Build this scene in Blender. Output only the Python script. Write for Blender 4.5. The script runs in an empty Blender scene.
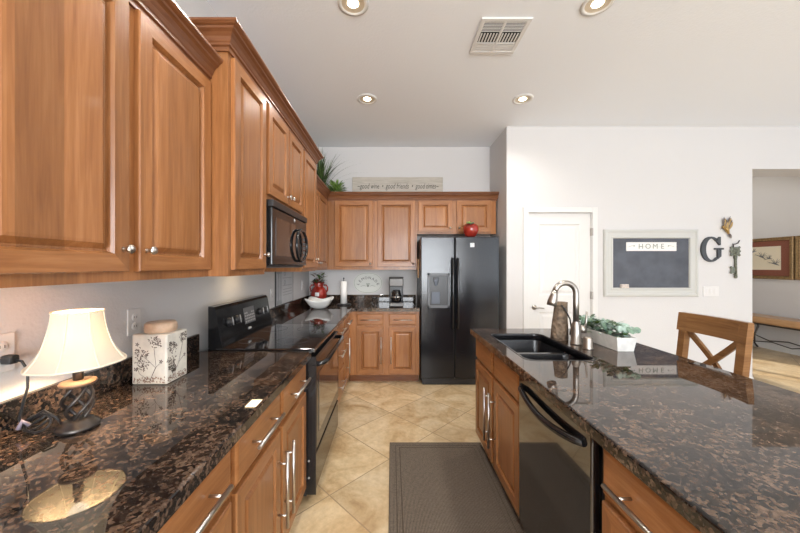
import bpy, bmesh, math, random
from mathutils import Vector, Matrix, Euler
random.seed(7)
S = bpy.context.scene
COL = S.collection
PI = math.pi
# ------------------------------------------------------------ camera, world, sun, big lights, exposure
cam = bpy.data.cameras.new('camera'); cam.sensor_width = 36; cam.lens = 36*315/800
cam.shift_x = 8/800; cam.shift_y = -0.5/800; cam.clip_start = .02
co = bpy.data.objects.new('camera', cam); COL.objects.link(co)
co.location = (0, 0, 1.41); co.rotation_euler = (PI/2, 0, 0); S.camera = co
S.view_settings.view_transform = 'Standard'; S.view_settings.look = 'None'
S.view_settings.gamma = 1; S.view_settings.use_curve_mapping = False
S.view_settings.exposure = 0.58
W = bpy.data.worlds.new('world'); S.world = W; W.use_nodes = True
W.node_tree.nodes['Background'].inputs[0].default_value = (.75, .85, 1, 1)
W.node_tree.nodes['Background'].inputs[1].default_value = 1.2

def light(name, kind, loc, rot, energy, color=(1, 1, 1), **kw):
    l = bpy.data.lights.new(name, kind); l.energy = energy; l.color = color
    for k, v in kw.items(): setattr(l, k, v)
    o = bpy.data.objects.new(name, l); COL.objects.link(o); o.location = loc; o.rotation_euler = rot
    return o
sun_dir = Vector((-.48, .88, -.62))
light('sun', 'SUN', (8, -4, 6), sun_dir.to_track_quat('-Z', 'Y').to_euler(), 2.6, (1, .93, .84), angle=.02)
light('hall_fill', 'POINT', (5.3, 5.6, 2.85), (0, 0, 0), 9, (1, .93, .84), shadow_soft_size=.15)  # added fill light with no fixture, brightens the hallway
# daylight at the windows behind the camera and in the right wall
light('window_daylight', 'AREA', (0.9, -4.45, 1.55), (PI/2+.18, 0, 0), 250, (.93, .965, 1), shape='RECTANGLE', size=2.9, size_y=2.2)
light('window_daylight', 'AREA', (4.4, -4.45, 1.55), (PI/2+.18, 0, 0), 25, (.93, .965, 1), shape='RECTANGLE', size=2.5, size_y=2.2)
light('window_daylight', 'AREA', (6.33, 0.9, 1.45), (PI/2, 0, PI/2), 3, (.97, .98, 1), shape='RECTANGLE', size=2.2, size_y=2.0)

# ------------------------------------------------------------ materials
def mat(name, color=(.8, .8, .8), rough=.5, metal=0, spec=.5, bump=None, coat=0, emit=None, trans=0, var=None, sss=0):
    m = bpy.data.materials.new(name); m.use_nodes = True
    nt = m.node_tree; b = nt.nodes['Principled BSDF']
    b.inputs['Base Color'].default_value = (*color, 1); b.inputs['Roughness'].default_value = rough
    b.inputs['Metallic'].default_value = metal; b.inputs['Specular IOR Level'].default_value = spec
    b.inputs['Coat Weight'].default_value = coat; b.inputs['Coat Roughness'].default_value = .08
    b.inputs['Transmission Weight'].default_value = trans
    if emit: b.inputs['Emission Color'].default_value = (*emit[0], 1); b.inputs['Emission Strength'].default_value = emit[1]
    geo = nt.nodes.new('ShaderNodeNewGeometry')
    if var:   # (scale, amount): soft procedural tone variation of the thing itself
        n = nt.nodes.new('ShaderNodeTexNoise'); n.inputs['Scale'].default_value = var[0]; n.inputs['Detail'].default_value = 4
        nt.links.new(geo.outputs['Position'], n.inputs['Vector'])
        r = nt.nodes.new('ShaderNodeMapRange'); r.inputs[1].default_value = .3; r.inputs[2].default_value = .7
        r.inputs[3].default_value = 1-var[1]; r.inputs[4].default_value = 1+var[1]
        nt.links.new(n.outputs[0], r.inputs[0])
        mx = nt.nodes.new('ShaderNodeMix'); mx.data_type = 'RGBA'; mx.blend_type = 'MULTIPLY'; mx.inputs[0].default_value = 1
        mx.inputs[6].default_value = (*color, 1); nt.links.new(r.outputs[0], mx.inputs[7])
        nt.links.new(mx.outputs[2], b.inputs['Base Color'])
    if bump:  # (scale, strength, distance)
        n = nt.nodes.new('ShaderNodeTexNoise'); n.inputs['Scale'].default_value = bump[0]; n.inputs['Detail'].default_value = 3
        nt.links.new(geo.outputs['Position'], n.inputs['Vector'])
        bp = nt.nodes.new('ShaderNodeBump'); bp.inputs['Strength'].default_value = bump[1]; bp.inputs['Distance'].default_value = bump[2]
        nt.links.new(n.outputs[0], bp.inputs['Height']); nt.links.new(bp.outputs[0], b.inputs['Normal'])
    return m

def ramp(nt, fac, stops, interp='LINEAR'):
    r = nt.nodes.new('ShaderNodeValToRGB'); r.color_ramp.interpolation = interp
    e = r.color_ramp.elements
    while len(e) < len(stops): e.new(.5)
    for i, (p, c) in enumerate(stops): e[i].position = p; e[i].color = (*c, 1)
    nt.links.new(fac, r.inputs[0]); return r.outputs[0]
def mapping(nt, scale=(1, 1, 1), rot=(0, 0, 0), loc=(0, 0, 0), src=None):
    if src is None: src = nt.nodes.new('ShaderNodeNewGeometry').outputs['Position']
    mp = nt.nodes.new('ShaderNodeMapping'); mp.inputs['Scale'].default_value = scale
    mp.inputs['Rotation'].default_value = rot; mp.inputs['Location'].default_value = loc
    nt.links.new(src, mp.inputs[0]); return mp.outputs[0]
def noise(nt, vec, scale, detail=3, rough=.5, dist=0):
    n = nt.nodes.new('ShaderNodeTexNoise'); n.inputs['Scale'].default_value = scale; n.inputs['Detail'].default_value = detail
    n.inputs['Roughness'].default_value = rough; n.inputs['Distortion'].default_value = dist
    nt.links.new(vec, n.inputs['Vector']); return n.outputs[0]
def mixc(nt, fac, a, b, blend='MIX'):
    m = nt.nodes.new('ShaderNodeMix'); m.data_type = 'RGBA'; m.blend_type = blend
    for s, v in ((0, fac), (6, a), (7, b)):
        if hasattr(v, 'links'): nt.links.new(v, m.inputs[s])
        elif s == 0: m.inputs[0].default_value = v
        else: m.inputs[s].default_value = (*v, 1)
    return m.outputs[2]
def math_(nt, op, a, b=0, c=0):
    m = nt.nodes.new('ShaderNodeMath'); m.operation = op
    for i, v in enumerate((a, b, c)):
        if hasattr(v, 'links'): nt.links.new(v, m.inputs[i])
        else: m.inputs[i].default_value = v
    return m.outputs[0]

def wood(name, dark, mid, light_, horiz=False, boards=True, rough=.30, coat=.08, board_w=.105):
    m = mat(name, mid, rough, coat=coat, spec=.36); nt = m.node_tree; b = nt.nodes['Principled BSDF']
    geo = nt.nodes.new('ShaderNodeNewGeometry'); oi = nt.nodes.new('ShaderNodeObjectInfo')
    off = nt.nodes.new('ShaderNodeVectorMath'); off.operation = 'MULTIPLY_ADD'
    nt.links.new(oi.outputs['Random'], off.inputs[0]); off.inputs[1].default_value = (3.1, 5.3, 7.7); nt.links.new(geo.outputs['Position'], off.inputs[2])
    p = off.outputs[0]
    sc = (2.0, 2.0, 20) if horiz else (16, 16, 1.1)
    g1 = noise(nt, mapping(nt, sc, src=p), 1.6, 5, .6, 1.2)
    sc2 = (9, 9, 160) if horiz else (120, 120, 5)
    g2 = noise(nt, mapping(nt, sc2, src=p), 1.0, 3, .6)
    t = math_(nt, 'MULTIPLY_ADD', g2, .35, math_(nt, 'MULTIPLY', g1, .65))
    c = ramp(nt, t, [(.28, dark), (.5, mid), (.72, light_)])
    if boards:
        sx = nt.nodes.new('ShaderNodeSeparateXYZ'); nt.links.new(p, sx.inputs[0])
        u = sx.outputs[2] if horiz else math_(nt, 'ADD', sx.outputs[0], sx.outputs[1])
        cell = math_(nt, 'FLOOR', math_(nt, 'DIVIDE', u, board_w))
        wn = nt.nodes.new('ShaderNodeTexWhiteNoise'); wn.noise_dimensions = '1D'; nt.links.new(cell, wn.inputs['W'])
        k = math_(nt, 'MULTIPLY_ADD', wn.outputs[0], .34, .82)
        cc = nt.nodes.new('ShaderNodeCombineColor')
        for i in range(3): nt.links.new(k, cc.inputs[i])
        c = mixc(nt, 1.0, c, cc.outputs[0], 'MULTIPLY')
    nt.links.new(c, b.inputs['Base Color'])
    return m

CD, CM, CL = (.215, .080, .026), (.31, .128, .044), (.41, .190, .077)
M = {}
M['wood'] = wood('maple_vertical', CD, CM, CL)
M['woodh'] = wood('maple_horizontal', CD, CM, CL, True, False)
M['crown'] = wood('maple_crown_shaded', (.125, .043, .017), (.18, .067, .026), (.225, .092, .038), True, False)  # same cabinet maple, the crown's shade put into the colour
M['stool'] = wood('stool_wood', (.12, .052, .018), (.20, .095, .036), (.27, .14, .057), True, False)
M['bench'] = wood('bench_wood', (.42, .24, .11), (.52, .31, .16), (.6, .38, .2), True, False)
M['wall'] = mat('painted_wall', (.655, .64, .63), .75, spec=.25, bump=(95, .35, .004))
M['ceil'] = mat('painted_ceiling', (.86, .885, .92), .85, spec=.2, bump=(60, .3, .005))
M['white'] = mat('white_trim_paint', (.72, .71, .69), .4)
M['plastic'] = mat('white_plastic', (.72, .70, .68), .35)
M['steel'] = mat('brushed_steel', (.62, .60, .57), .28, 1)
M['nickel'] = mat('brushed_nickel', (.42, .39, .355), .36, 1)
M['black'] = mat('black_enamel', (.012, .012, .013), .12)
M['blackglass'] = mat('black_glass', (.006, .006, .007), .03, coat=1)
M['satin'] = mat('black_satin', (.02, .02, .022), .38)
M['toe'] = mat('dark_toe_kick', (.05, .025, .014), .6)
M['iron'] = mat('bronze_iron', (.085, .075, .07), .32, .8)
M['blacksink'] = mat('black_composite', (.010, .010, .012), .22)
M['fridge'] = mat('black_textured_steel', (.010, .011, .014), .13, bump=(60, .65, .0017))
M['grey'] = mat('grey_plastic', (.10, .105, .115), .4)
M['glass'] = mat('clear_glass', (.9, .9, .9), .03, trans=1)
M['redglaze'] = mat('red_glaze', (.30, .025, .015), .18, coat=.5, var=(14, .3))
M['ceramic'] = mat('white_ceramic', (.82, .81, .78), .2, coat=.3)
M['paper'] = mat('paper', (.82, .8, .77), .8)
M['green'] = mat('leaf_green', (.10, .19, .04), .5, var=(30, .4))
M['lime'] = mat('light_leaf_green', (.22, .36, .08), .5, var=(30, .35))
M['grass'] = mat('dark_grass_blade', (.055, .085, .03), .5, var=(20, .4))
M['dkgreen'] = mat('deep_green_leaf', (.035, .075, .03), .45, var=(30, .4))
M['sage'] = mat('sage_leaf', (.16, .25, .18), .6, var=(40, .35))
M['wicker'] = mat('brown_wicker', (.07, .035, .02), .7, bump=(150, .8, .01), var=(60, .4))
M['slate'] = mat('slate_letter', (.05, .055, .06), .55)
M['chalk'] = mat('chalkboard', (.082, .09, .11), .65, var=(6, .22))
M['frame'] = mat('greyish_white_frame', (.56, .56, .53), .5)
M['text'] = mat('dark_lettering', (.075, .07, .062), .7)
M['textgreen'] = mat('grey_green_lettering', (.30, .32, .27), .7)
M['plaque'] = mat('cream_plaque', (.70, .71, .66), .6)
M['signwood'] = wood('weathered_sign_wood', (.36, .325, .27), (.50, .46, .40), (.60, .56, .50), True, False, .8, 0)
M['gold'] = mat('antique_gold_frame', (.28, .18, .08), .4, .35, var=(40, .3))
M['rust'] = mat('rust_mat_board', (.22, .075, .045), .8, var=(60, .12))
M['cream'] = mat('cream_paper', (.76, .68, .52), .8)
M['ink'] = mat('grey_ink', (.16, .16, .16), .8)
M['keymetal'] = mat('verdigris_metal', (.16, .17, .13), .5, .4, var=(60, .4))
M['bronze'] = mat('golden_bronze', (.42, .27, .10), .35, .6, var=(60, .3))
M['plum'] = mat('dark_wing_metal', (.16, .12, .10), .5, .4, var=(60, .5))
M['shade'] = mat('fabric_shade', (.86, .78, .64), .8, trans=0)
M['disc'] = mat('lamp_stone_disc', (.19, .115, .07), .4, var=(50, .25))
M['crackle'] = mat('cream_crackle', (.70, .66, .58), .35, var=(35, .08))
M['printbrown'] = mat('brown_print', (.12, .085, .07), .6)
M['lid'] = mat('tan_lid', (.56, .40, .28), .4, var=(30, .18))
M['bark'] = mat('birch_bark', (.17, .12, .08), .8, bump=(50, .9, .02), var=(28, .65))
M['whitewash'] = mat('whitewashed_wood', (.72, .71, .68), .6, var=(18, .12))
M['bulb'] = mat('lit_bulb', (1, .9, .75), .5, emit=((1, .86, .62), 14))
M['bottlegrey'] = mat('dispenser_metal', (.10, .11, .13), .5, .6)
M['chartpale'] = mat('chart_pale', (.55, .56, .57), .5, var=(8, .06))
M['chartgrey'] = mat('chart_grey', (.33, .345, .36), .5, var=(25, .15))
M['silver'] = mat('silver_badge', (.5, .5, .5), .5, .6)
M['coffeesteel'] = mat('brushed_dark_steel', (.15, .145, .14), .5, .9)
M['reflector'] = mat('warm_reflector', (.55, .47, .36), .45)
M['dark'] = mat('dark_void', (.01, .01, .01), .8)
M['ring'] = mat('burner_ring', (.09, .09, .095), .15)

# lamp shade lets light through
sm = M['shade'].node_tree
tr = sm.nodes.new('ShaderNodeBsdfTranslucent'); tr.inputs[0].default_value = (.055, .049, .038, 1)
ms = sm.nodes.new('ShaderNodeMixShader'); ms.inputs[0].default_value = .34
sm.links.new(sm.nodes['Principled BSDF'].outputs[0], ms.inputs[1]); sm.links.new(tr.outputs[0], ms.inputs[2])
sm.links.new(ms.outputs[0], sm.nodes['Material Output'].inputs[0])

def granite():
    m = mat('brown_granite', (.05, .03, .02), .028, spec=.55); nt = m.node_tree; b = nt.nodes['Principled BSDF']
    p = mapping(nt, (1, 1.0, 1))
    w = nt.nodes.new('ShaderNodeTexNoise'); w.inputs['Scale'].default_value = 45; nt.links.new(p, w.inputs['Vector'])
    va = nt.nodes.new('ShaderNodeVectorMath'); va.operation = 'MULTIPLY_ADD'
    nt.links.new(w.outputs['Color'], va.inputs[0]); va.inputs[1].default_value = (.012, .012, .012); nt.links.new(p, va.inputs[2])
    v = nt.nodes.new('ShaderNodeTexVoronoi'); v.inputs['Scale'].default_value = 115; nt.links.new(va.outputs[0], v.inputs['Vector'])
    sep = nt.nodes.new('ShaderNodeSeparateColor'); nt.links.new(v.outputs['Color'], sep.inputs[0])
    n1 = noise(nt, p, 9, 3, .6)
    k = math_(nt, 'MULTIPLY_ADD', sep.outputs[0], .55, math_(nt, 'MULTIPLY', n1, .9))
    base = ramp(nt, k, [(.50, (.010, .009, .009)), (.66, (.026, .020, .017)), (.82, (.072, .044, .030)), (1.0, (.15, .098, .068))])
    n2 = noise(nt, p, 130, 4, .7)
    fl = ramp(nt, n2, [(.38, (.2, .2, .2)), (.60, (1.15, 1.15, 1.15))])
    c = mixc(nt, .6, base, fl, 'MULTIPLY')
    n3 = noise(nt, p, 190, 2, .5)
    sp = ramp(nt, n3, [(.64, (0, 0, 0)), (.72, (1, 1, 1))])
    c = mixc(nt, math_(nt, 'MULTIPLY', sp, .35), c, (.20, .17, .15))
    nt.links.new(c, b.inputs['Base Color']); return m
M['granite'] = granite()

def tiles():
    m = mat('travertine_tile', (.6, .46, .3), .34); nt = m.node_tree; b = nt.nodes['Principled BSDF']
    p = mapping(nt, (1, 1, 1), (0, 0, PI/4), (0, 0, 0), mapping(nt, (1, 1, 1), (0, 0, 0), (.02, -2.30, 0)))
    br = nt.nodes.new('ShaderNodeTexBrick'); br.offset = 0; br.squash = 1
    for k, v in (('Scale', 1), ('Mortar Size', .0035), ('Mortar Smooth', .1), ('Bias', 0), ('Brick Width', .515), ('Row Height', .515)): br.inputs[k].default_value = v
    br.inputs['Color1'].default_value = (.9, .9, .9, 1); br.inputs['Color2'].default_value = (1.08, 1.06, 1.03, 1)
    nt.links.new(p, br.inputs['Vector'])
    n1 = noise(nt, p, 3.2, 6, .62, .8)
    c = ramp(nt, n1, [(.3, (.40, .25, .12)), (.42, (.58, .42, .235)), (.54, (.69, .54, .335)), (.72, (.78, .65, .46))])
    n2 = noise(nt, p, 22, 4, .7)
    c = mixc(nt, .5, c, ramp(nt, n2, [(.3, (.72, .68, .62)), (.6, (1.08, 1.08, 1.08))]), 'MULTIPLY')
    c = mixc(nt, 1, c, br.outputs['Color'], 'MULTIPLY')
    c = mixc(nt, br.outputs['Fac'], c, (.36, .25, .145))
    nt.links.new(c, b.inputs['Base Color'])
    bp = nt.nodes.new('ShaderNodeBump'); bp.inputs['Strength'].default_value = .3; bp.inputs['Distance'].default_value = .004; bp.invert = True
    nt.links.new(br.outputs['Fac'], bp.inputs['Height']); nt.links.new(bp.outputs[0], b.inputs['Normal'])
    return m
M['tile'] = tiles()

def rugmat():
    m = mat('woven_rug', (.2, .16, .12), .95, spec=.1); nt = m.node_tree; b = nt.nodes['Principled BSDF']
    p = mapping(nt)
    w1 = nt.nodes.new('ShaderNodeTexWave'); w1.inputs['Scale'].default_value = 40; w1.bands_direction = 'X'; w1.inputs['Distortion'].default_value = 1.2; nt.links.new(p, w1.inputs[0])
    w2 = nt.nodes.new('ShaderNodeTexWave'); w2.inputs['Scale'].default_value = 40; w2.bands_direction = 'Y'; w2.inputs['Distortion'].default_value = 1.2; nt.links.new(p, w2.inputs[0])
    t = math_(nt, 'MULTIPLY', w1.outputs[1], w2.outputs[1])
    t = math_(nt, 'MULTIPLY_ADD', noise(nt, p, 90, 2), .5, t)
    c = ramp(nt, t, [(.15, (.075, .058, .044)), (.5, (.16, .127, .097)), (.95, (.30, .25, .20))])
    nt.links.new(c, b.inputs['Base Color'])
    bp = nt.nodes.new('ShaderNodeBump'); bp.inputs['Strength'].default_value = .7; bp.inputs['Distance'].default_value = .004
    nt.links.new(t, bp.inputs['Height']); nt.links.new(bp.outputs[0], b.inputs['Normal']); return m
M['rug'] = rugmat()
M['rugborder'] = mat('rug_border', (.10, .078, .058), .95, spec=.1, bump=(300, .6, .004), var=(200, .3))

# ------------------------------------------------------------ geometry helpers
class MB:
    def __init__(s): s.b = bmesh.new()
    def poly(s, pts, mi=0):
        f = s.b.faces.new([s.b.verts.new(p) for p in pts]); f.material_index = mi; return f
    def box(s, x0, x1, y0, y1, z0, z1, bev=0, mi=0):
        t = bmesh.new(); bmesh.ops.create_cube(t, size=1)
        for v in t.verts: v.co = Vector(((x0+x1)/2+v.co.x*(x1-x0), (y0+y1)/2+v.co.y*(y1-y0), (z0+z1)/2+v.co.z*(z1-z0)))
        if bev: bmesh.ops.bevel(t, geom=t.edges[:], offset=bev, segments=2, profile=.5, affect='EDGES')
        s.join(t, mi); return s
    def join(s, t, mi=0, mtx=None):
        vm = {}
        for v in t.verts: vm[v] = s.b.verts.new(mtx @ v.co if mtx else v.co)
        for f in t.faces:
            try:
                g = s.b.faces.new([vm[v] for v in f.verts]); g.material_index = mi; g.smooth = f.smooth
            except ValueError: pass
        t.free()
    def tube(s, pts, r, n=10, mi=0, closed=False, cap=True):
        pts = [Vector(p) for p in pts]; k = len(pts)
        rs = r if isinstance(r, (list, tuple)) else [r]*k
        rings = []; up = None
        for i, p in enumerate(pts):
            a = pts[(i-1) % k] if (i > 0 or closed) else p; c = pts[(i+1) % k] if (i < k-1 or closed) else p
            d = (c-a).normalized()
            if up is None:
                up = Vector((0, 0, 1)) if abs(d.z) < .9 else Vector((1, 0, 0))
            x = d.cross(up).normalized(); y = x.cross(d).normalized(); up = y
            rings.append([s.b.verts.new(p+(x*math.cos(2*PI*j/n)+y*math.sin(2*PI*j/n))*rs[i]) for j in range(n)])
        for i in range(k if closed else k-1):
            A, B = rings[i], rings[(i+1) % k]
            for j in range(n):
                f = s.b.faces.new((A[j], A[(j+1) % n], B[(j+1) % n], B[j])); f.smooth = True; f.material_index = mi
        if cap and not closed:
            for R in (rings[0], rings[-1]): s.b.faces.new(R).material_index = mi
        return s
    def lathe(s, prof, c=(0, 0, 0), n=28, mi=0, axis='Z', sx=1, sy=1, smooth=True, cap=False):
        c = Vector(c); rings = []
        for r, z in prof:
            ring = []
            for j in range(n):
                a = 2*PI*j/n; q = (r*math.cos(a)*sx, r*math.sin(a)*sy, z)
                if axis == 'Y': q = (q[0], -q[2], q[1])
                if axis == 'X': q = (q[2], q[0], q[1])
                ring.append(s.b.verts.new(c+Vector(q)))
            rings.append(ring)
        for A, B in zip(rings, rings[1:]):
            for j in range(n):
                f = s.b.faces.new((A[j], A[(j+1) % n], B[(j+1) % n], B[j])); f.smooth = smooth; f.material_index = mi
        for R in (rings[0], rings[-1]) if cap else ():
            s.b.faces.new(R).material_index = mi
        return s
    def prism(s, poly, d0, d1, axis='Y', mi=0):
        def P(u, v, d): return {'Y': (u, d, v), 'X': (d, u, v), 'Z': (u, v, d)}[axis]
        A = [s.b.verts.new(P(u, v, d0)) for u, v in poly]; B = [s.b.verts.new(P(u, v, d1)) for u, v in poly]; n = len(poly)
        s.b.faces.new(A).material_index = mi; s.b.faces.new(B).material_index = mi
        for i in range(n): s.b.faces.new((A[i], A[(i+1) % n], B[(i+1) % n], B[i])).material_index = mi
        return s
    def ico(s, c, r, mi=0, sub=2, scale=(1, 1, 1), rot=None):
        t = bmesh.new(); bmesh.ops.create_icosphere(t, subdivisions=sub, radius=r)
        for f in t.faces: f.smooth = True
        m = Matrix.Translation(c) @ (rot.to_matrix().to_4x4() if rot else Matrix()) @ Matrix.Diagonal((*scale, 1))
        s.join(t, mi, m); return s
    def leaf(s, base, d, length, width, nrm, curl=.0, mi=0, round_=False):
        d = Vector(d).normalized(); nrm = Vector(nrm); sd = d.cross(nrm)
        if sd.length < 1e-3: sd = d.cross(Vector((1, .3, .2)))
        sd.normalize(); nn = sd.cross(d).normalized(); base = Vector(base)
        prof = [(0, .15), (.2, .75), (.5, 1), (.8, .75), (1, .2)] if round_ else [(0, .2), (.3, .8), (.55, 1), (.8, .6), (1, .05)]
        rows = []
        for t, w in prof:
            c = base+d*length*t-nn*curl*length*t*t
            rows.append([s.b.verts.new(c-sd*width*w/2), s.b.verts.new(c+nn*width*.06), s.b.verts.new(c+sd*width*w/2)])
        for A, B in zip(rows, rows[1:]):
            for j in (0, 1):
                f = s.b.faces.new((A[j], A[j+1], B[j+1], B[j])); f.material_index = mi; f.smooth = True
        return s
    def build(s, name, mats, parent=None, loc=None, fix=True, **props):
        me = bpy.data.meshes.new(name)
        if fix: bmesh.ops.recalc_face_normals(s.b, faces=s.b.faces[:])
        s.b.to_mesh(me); s.b.free()
        for m in (mats if isinstance(mats, (list, tuple)) else [mats]): me.materials.append(M[m] if isinstance(m, str) else m)
        o = bpy.data.objects.new(name, me); COL.objects.link(o)
        if parent is not None:
            o.parent = parent; me.transform(Matrix.Translation(-base_of(parent)))
        else:
            L = Vector(loc) if loc else Vector((0, 0, 0))
            if not loc and props.get('kind') != 'structure':
                xs = [v.co for v in me.vertices]
                L = Vector((sum(v.x for v in xs)/len(xs), sum(v.y for v in xs)/len(xs), min(v.z for v in xs)))
            me.transform(Matrix.Translation(-L)); o.location = L
        for k, v in props.items(): o[k] = v
        return o
def base_of(o):
    v = Vector((0, 0, 0))
    while o: v += o.location; o = o.parent
    return v
def thing(name, label, cat, loc=(0, 0, 0), group=None):
    o = bpy.data.objects.new(name, None); COL.objects.link(o); o.location = loc; o.empty_display_size = .05
    o['label'] = label; o['category'] = cat
    if group: o['group'] = group
    return o
def struct(mb, name, m): return mb.build(name, m, kind='structure')
def copy_tree(o, parent=None):
    c = o.copy(); COL.objects.link(c)
    if parent: c.parent = parent
    for ch in list(o.children): copy_tree(ch, c)
    return c
def text_bm(txt, size, extrude=.001, shear=0):
    cu = bpy.data.curves.new('lettering', 'FONT'); cu.body = txt; cu.size = size; cu.extrude = extrude; cu.shear = shear
    cu.align_x = 'CENTER'; cu.align_y = 'CENTER'; cu.resolution_u = 3
    o = bpy.data.objects.new('lettering', cu); COL.objects.link(o)
    dg = bpy.context.evaluated_depsgraph_get(); dg.update()
    me = bpy.data.meshes.new_from_object(o.evaluated_get(dg)); b = bmesh.new(); b.from_mesh(me)
    bpy.data.objects.remove(o); bpy.data.curves.remove(cu); bpy.data.meshes.remove(me); return b
RY = Matrix.Rotation(PI/2, 4, 'X')            # text standing up, facing -Y
RX = Matrix.Rotation(PI/2, 4, 'Z') @ RY       # text standing up, facing +X

# ------------------------------------------------------------ room shell
LX, BY, DY, CZ, RXW = -1.155, 4.40, 3.75, 3.07, 6.40
struct(MB().box(-1.4, 6.6, -4.7, 8.2, -.1, 0), 'floor', 'tile')
struct(MB().box(-1.4, 6.6, -4.7, 8.2, CZ, CZ+.1), 'ceiling', 'ceil')
struct(MB().box(LX-.15, LX, -4.7, BY+.15, 0, CZ), 'wall_left', 'wall')
struct(MB().box(LX, 1.37, BY, BY+.15, 0, CZ), 'wall_back', 'wall')
struct(MB().box(1.365, 1.485, DY+.12, BY, 0, CZ), 'wall_alcove', 'wall')
D0, D1, DT = 1.62, 2.378, 2.045
w = MB(); w.box(1.365, D0, DY, DY+.12, 0, CZ); w.box(D1, 4.29, DY, DY+.12, 0, CZ); w.box(D0, D1, DY, DY+.12, DT, CZ)
w.box(4.17, 4.29, DY+.12, DY+.32, 0, CZ); w.box(4.29, RXW, DY, DY+.32, 2.565, CZ)
struct(w, 'wall_pantry', 'wall')
struct(MB().box(4.17, 4.29, DY+.32, 8.1, 0, CZ), 'wall_hall', 'wall')
struct(MB().box(4.29, RXW, 8.1, 8.2, 0, CZ), 'wall_far', 'wall')
w = MB()   # right wall with a tall window opening, out of the frame
w.box(RXW, RXW+.15, -4.7, -.2, 0, CZ); w.box(RXW, RXW+.15, 3.2, 8.2, 0, CZ)
w.box(RXW, RXW+.15, -.2, 3.2, 2.45, CZ); w.box(RXW, RXW+.15, -.2, 3.2, 0, .25)
struct(w, 'wall_right', 'wall')
w = MB()   # rear wall with two windows behind the camera
w.box(LX, -.6, -4.65, -4.5, 0, CZ); w.box(2.4, 3.1, -4.65, -4.5, 0, CZ); w.box(5.7, RXW, -4.65, -4.5, 0, CZ)
for a, b in ((-.6, 2.4), (3.1, 5.7)): w.box(a, b, -4.65, -4.5, 0, .4); w.box(a, b, -4.65, -4.5, 2.7, CZ)
struct(w, 'wall_rear', 'wall')
for i, (a, b) in enumerate(((-.6, 2.4), (3.1, 5.7))):
    w = MB(); n = 4
    for k in range(n+1): x = a+(b-a)*k/n; w.box(x-.03, x+.03, -4.42, -4.38, .4, 2.7)
    for z in (.4, 1.15, 1.9, 2.7): w.box(a, b, -4.42, -4.38, z-.025, z+.025)
    struct(w, 'window_%d' % (i+1), 'white')
w = MB()
for y in (-.2, 1.5, 3.2): w.box(RXW+.02, RXW+.08, y-.03, y+.03, .25, 2.45)
for z in (.25, 2.45): w.box(RXW+.02, RXW+.08, -.2, 3.2, z-.03, z+.03)
struct(w, 'window_3', 'white')
struct(MB().box(RXW-.014, RXW, 3.2, 8.1, 0, .09), 'baseboard_right', 'white')
w = MB(); w.box(2.44, 4.29, DY-.014, DY, 0, .09, .003); w.box(1.365, 1.56, DY-.014, DY, 0, .09, .003)
struct(w, 'baseboard_pantry', 'white')
# pantry door: casing, slab with two raised panels, lever, hinges
w = MB()
w.box(D0-.062, D0, DY-.018, DY, 0, DT+.062, .004); w.box(D1, D1+.062, DY-.018, DY, 0, DT+.062, .004); w.box(D0, D1, DY-.018, DY, DT, DT+.062, .004)
w.box(D0, D0+.004, DY, DY+.12, 0, DT); w.box(D1-.004, D1, DY, DY+.12, 0, DT)
struct(w, 'trim_1', 'white')

def rings(mb, u0, u1, v0, v1, prof, mp, frame_ring=None):
    """nested rectangles (inset, height) -> one panel surface; mp maps (u,v,w) to the world"""
    R = []
    for ins, h in prof:
        R.append([mb.b.verts.new(mp(u, v, h)) for u, v in ((u0+ins, v0+ins), (u1-ins, v0+ins), (u1-ins, v1-ins), (u0+ins, v1-ins))])
    for i, (A, B) in enumerate(zip(R, R[1:])):
        for j in range(4):
            f = mb.b.faces.new((A[j], A[(j+1) % 4], B[(j+1) % 4], B[j]))
            if frame_ring is not None and i == frame_ring and j in (0, 2): f.material_index = 1
    mb.b.faces.new(R[-1]); mb.b.faces.new(R[0][::-1])
def facing(side, plane):
    return {'X+': lambda u, v, h: (plane+h, u, v), 'X-': lambda u, v, h: (plane-h, u, v), 'Y-': lambda u, v, h: (u, plane-h, v)}[side]
dr = MB(); F = facing('Y-', DY+.055)
dr.box(D0+.006, D1-.006, DY+.03, DY+.055, .01, DT-.004)
for a, b in ((0, .13), (D1-D0-.138, D1-D0-.012)): dr.box(D0+.006+a, D0+.006+b, DY+.018, DY+.03, .01, DT-.004)
for a, b in ((.01, .24), (.86, 1.06), (1.91, DT-.004)): dr.box(D0+.136, D1-.132, DY+.018, DY+.03, a, b)
G = facing('Y-', DY+.031)
for a, b in ((.24, .86), (1.06, 1.91)): rings(dr, D0+.136, D1-.132, a, b, [(0, -.002), (.0, .012), (.012, .004), (.03, .003), (.055, .011)], G)
door = struct(dr, 'door_1', 'white')
h = MB(); h.lathe([(0, 0), (.027, 0), (.03, .004), (.026, .012), (.012, .016), (.011, .045), (0, .047)], (1.70, DY+.018, .915), 20, axis='Y')
h.tube([(1.70, DY-.022, .915), (1.73, DY-.026, .914), (1.80, DY-.024, .908)], [.011, .009, .007], 10); h.build('door_lever', 'nickel', door)
for z in (.25, 1.06, 1.815): MB().box(D1-.012, D1+.006, DY-.021, DY+.017, z-.045, z+.045, .002).build('hinge', 'nickel', door)

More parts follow.
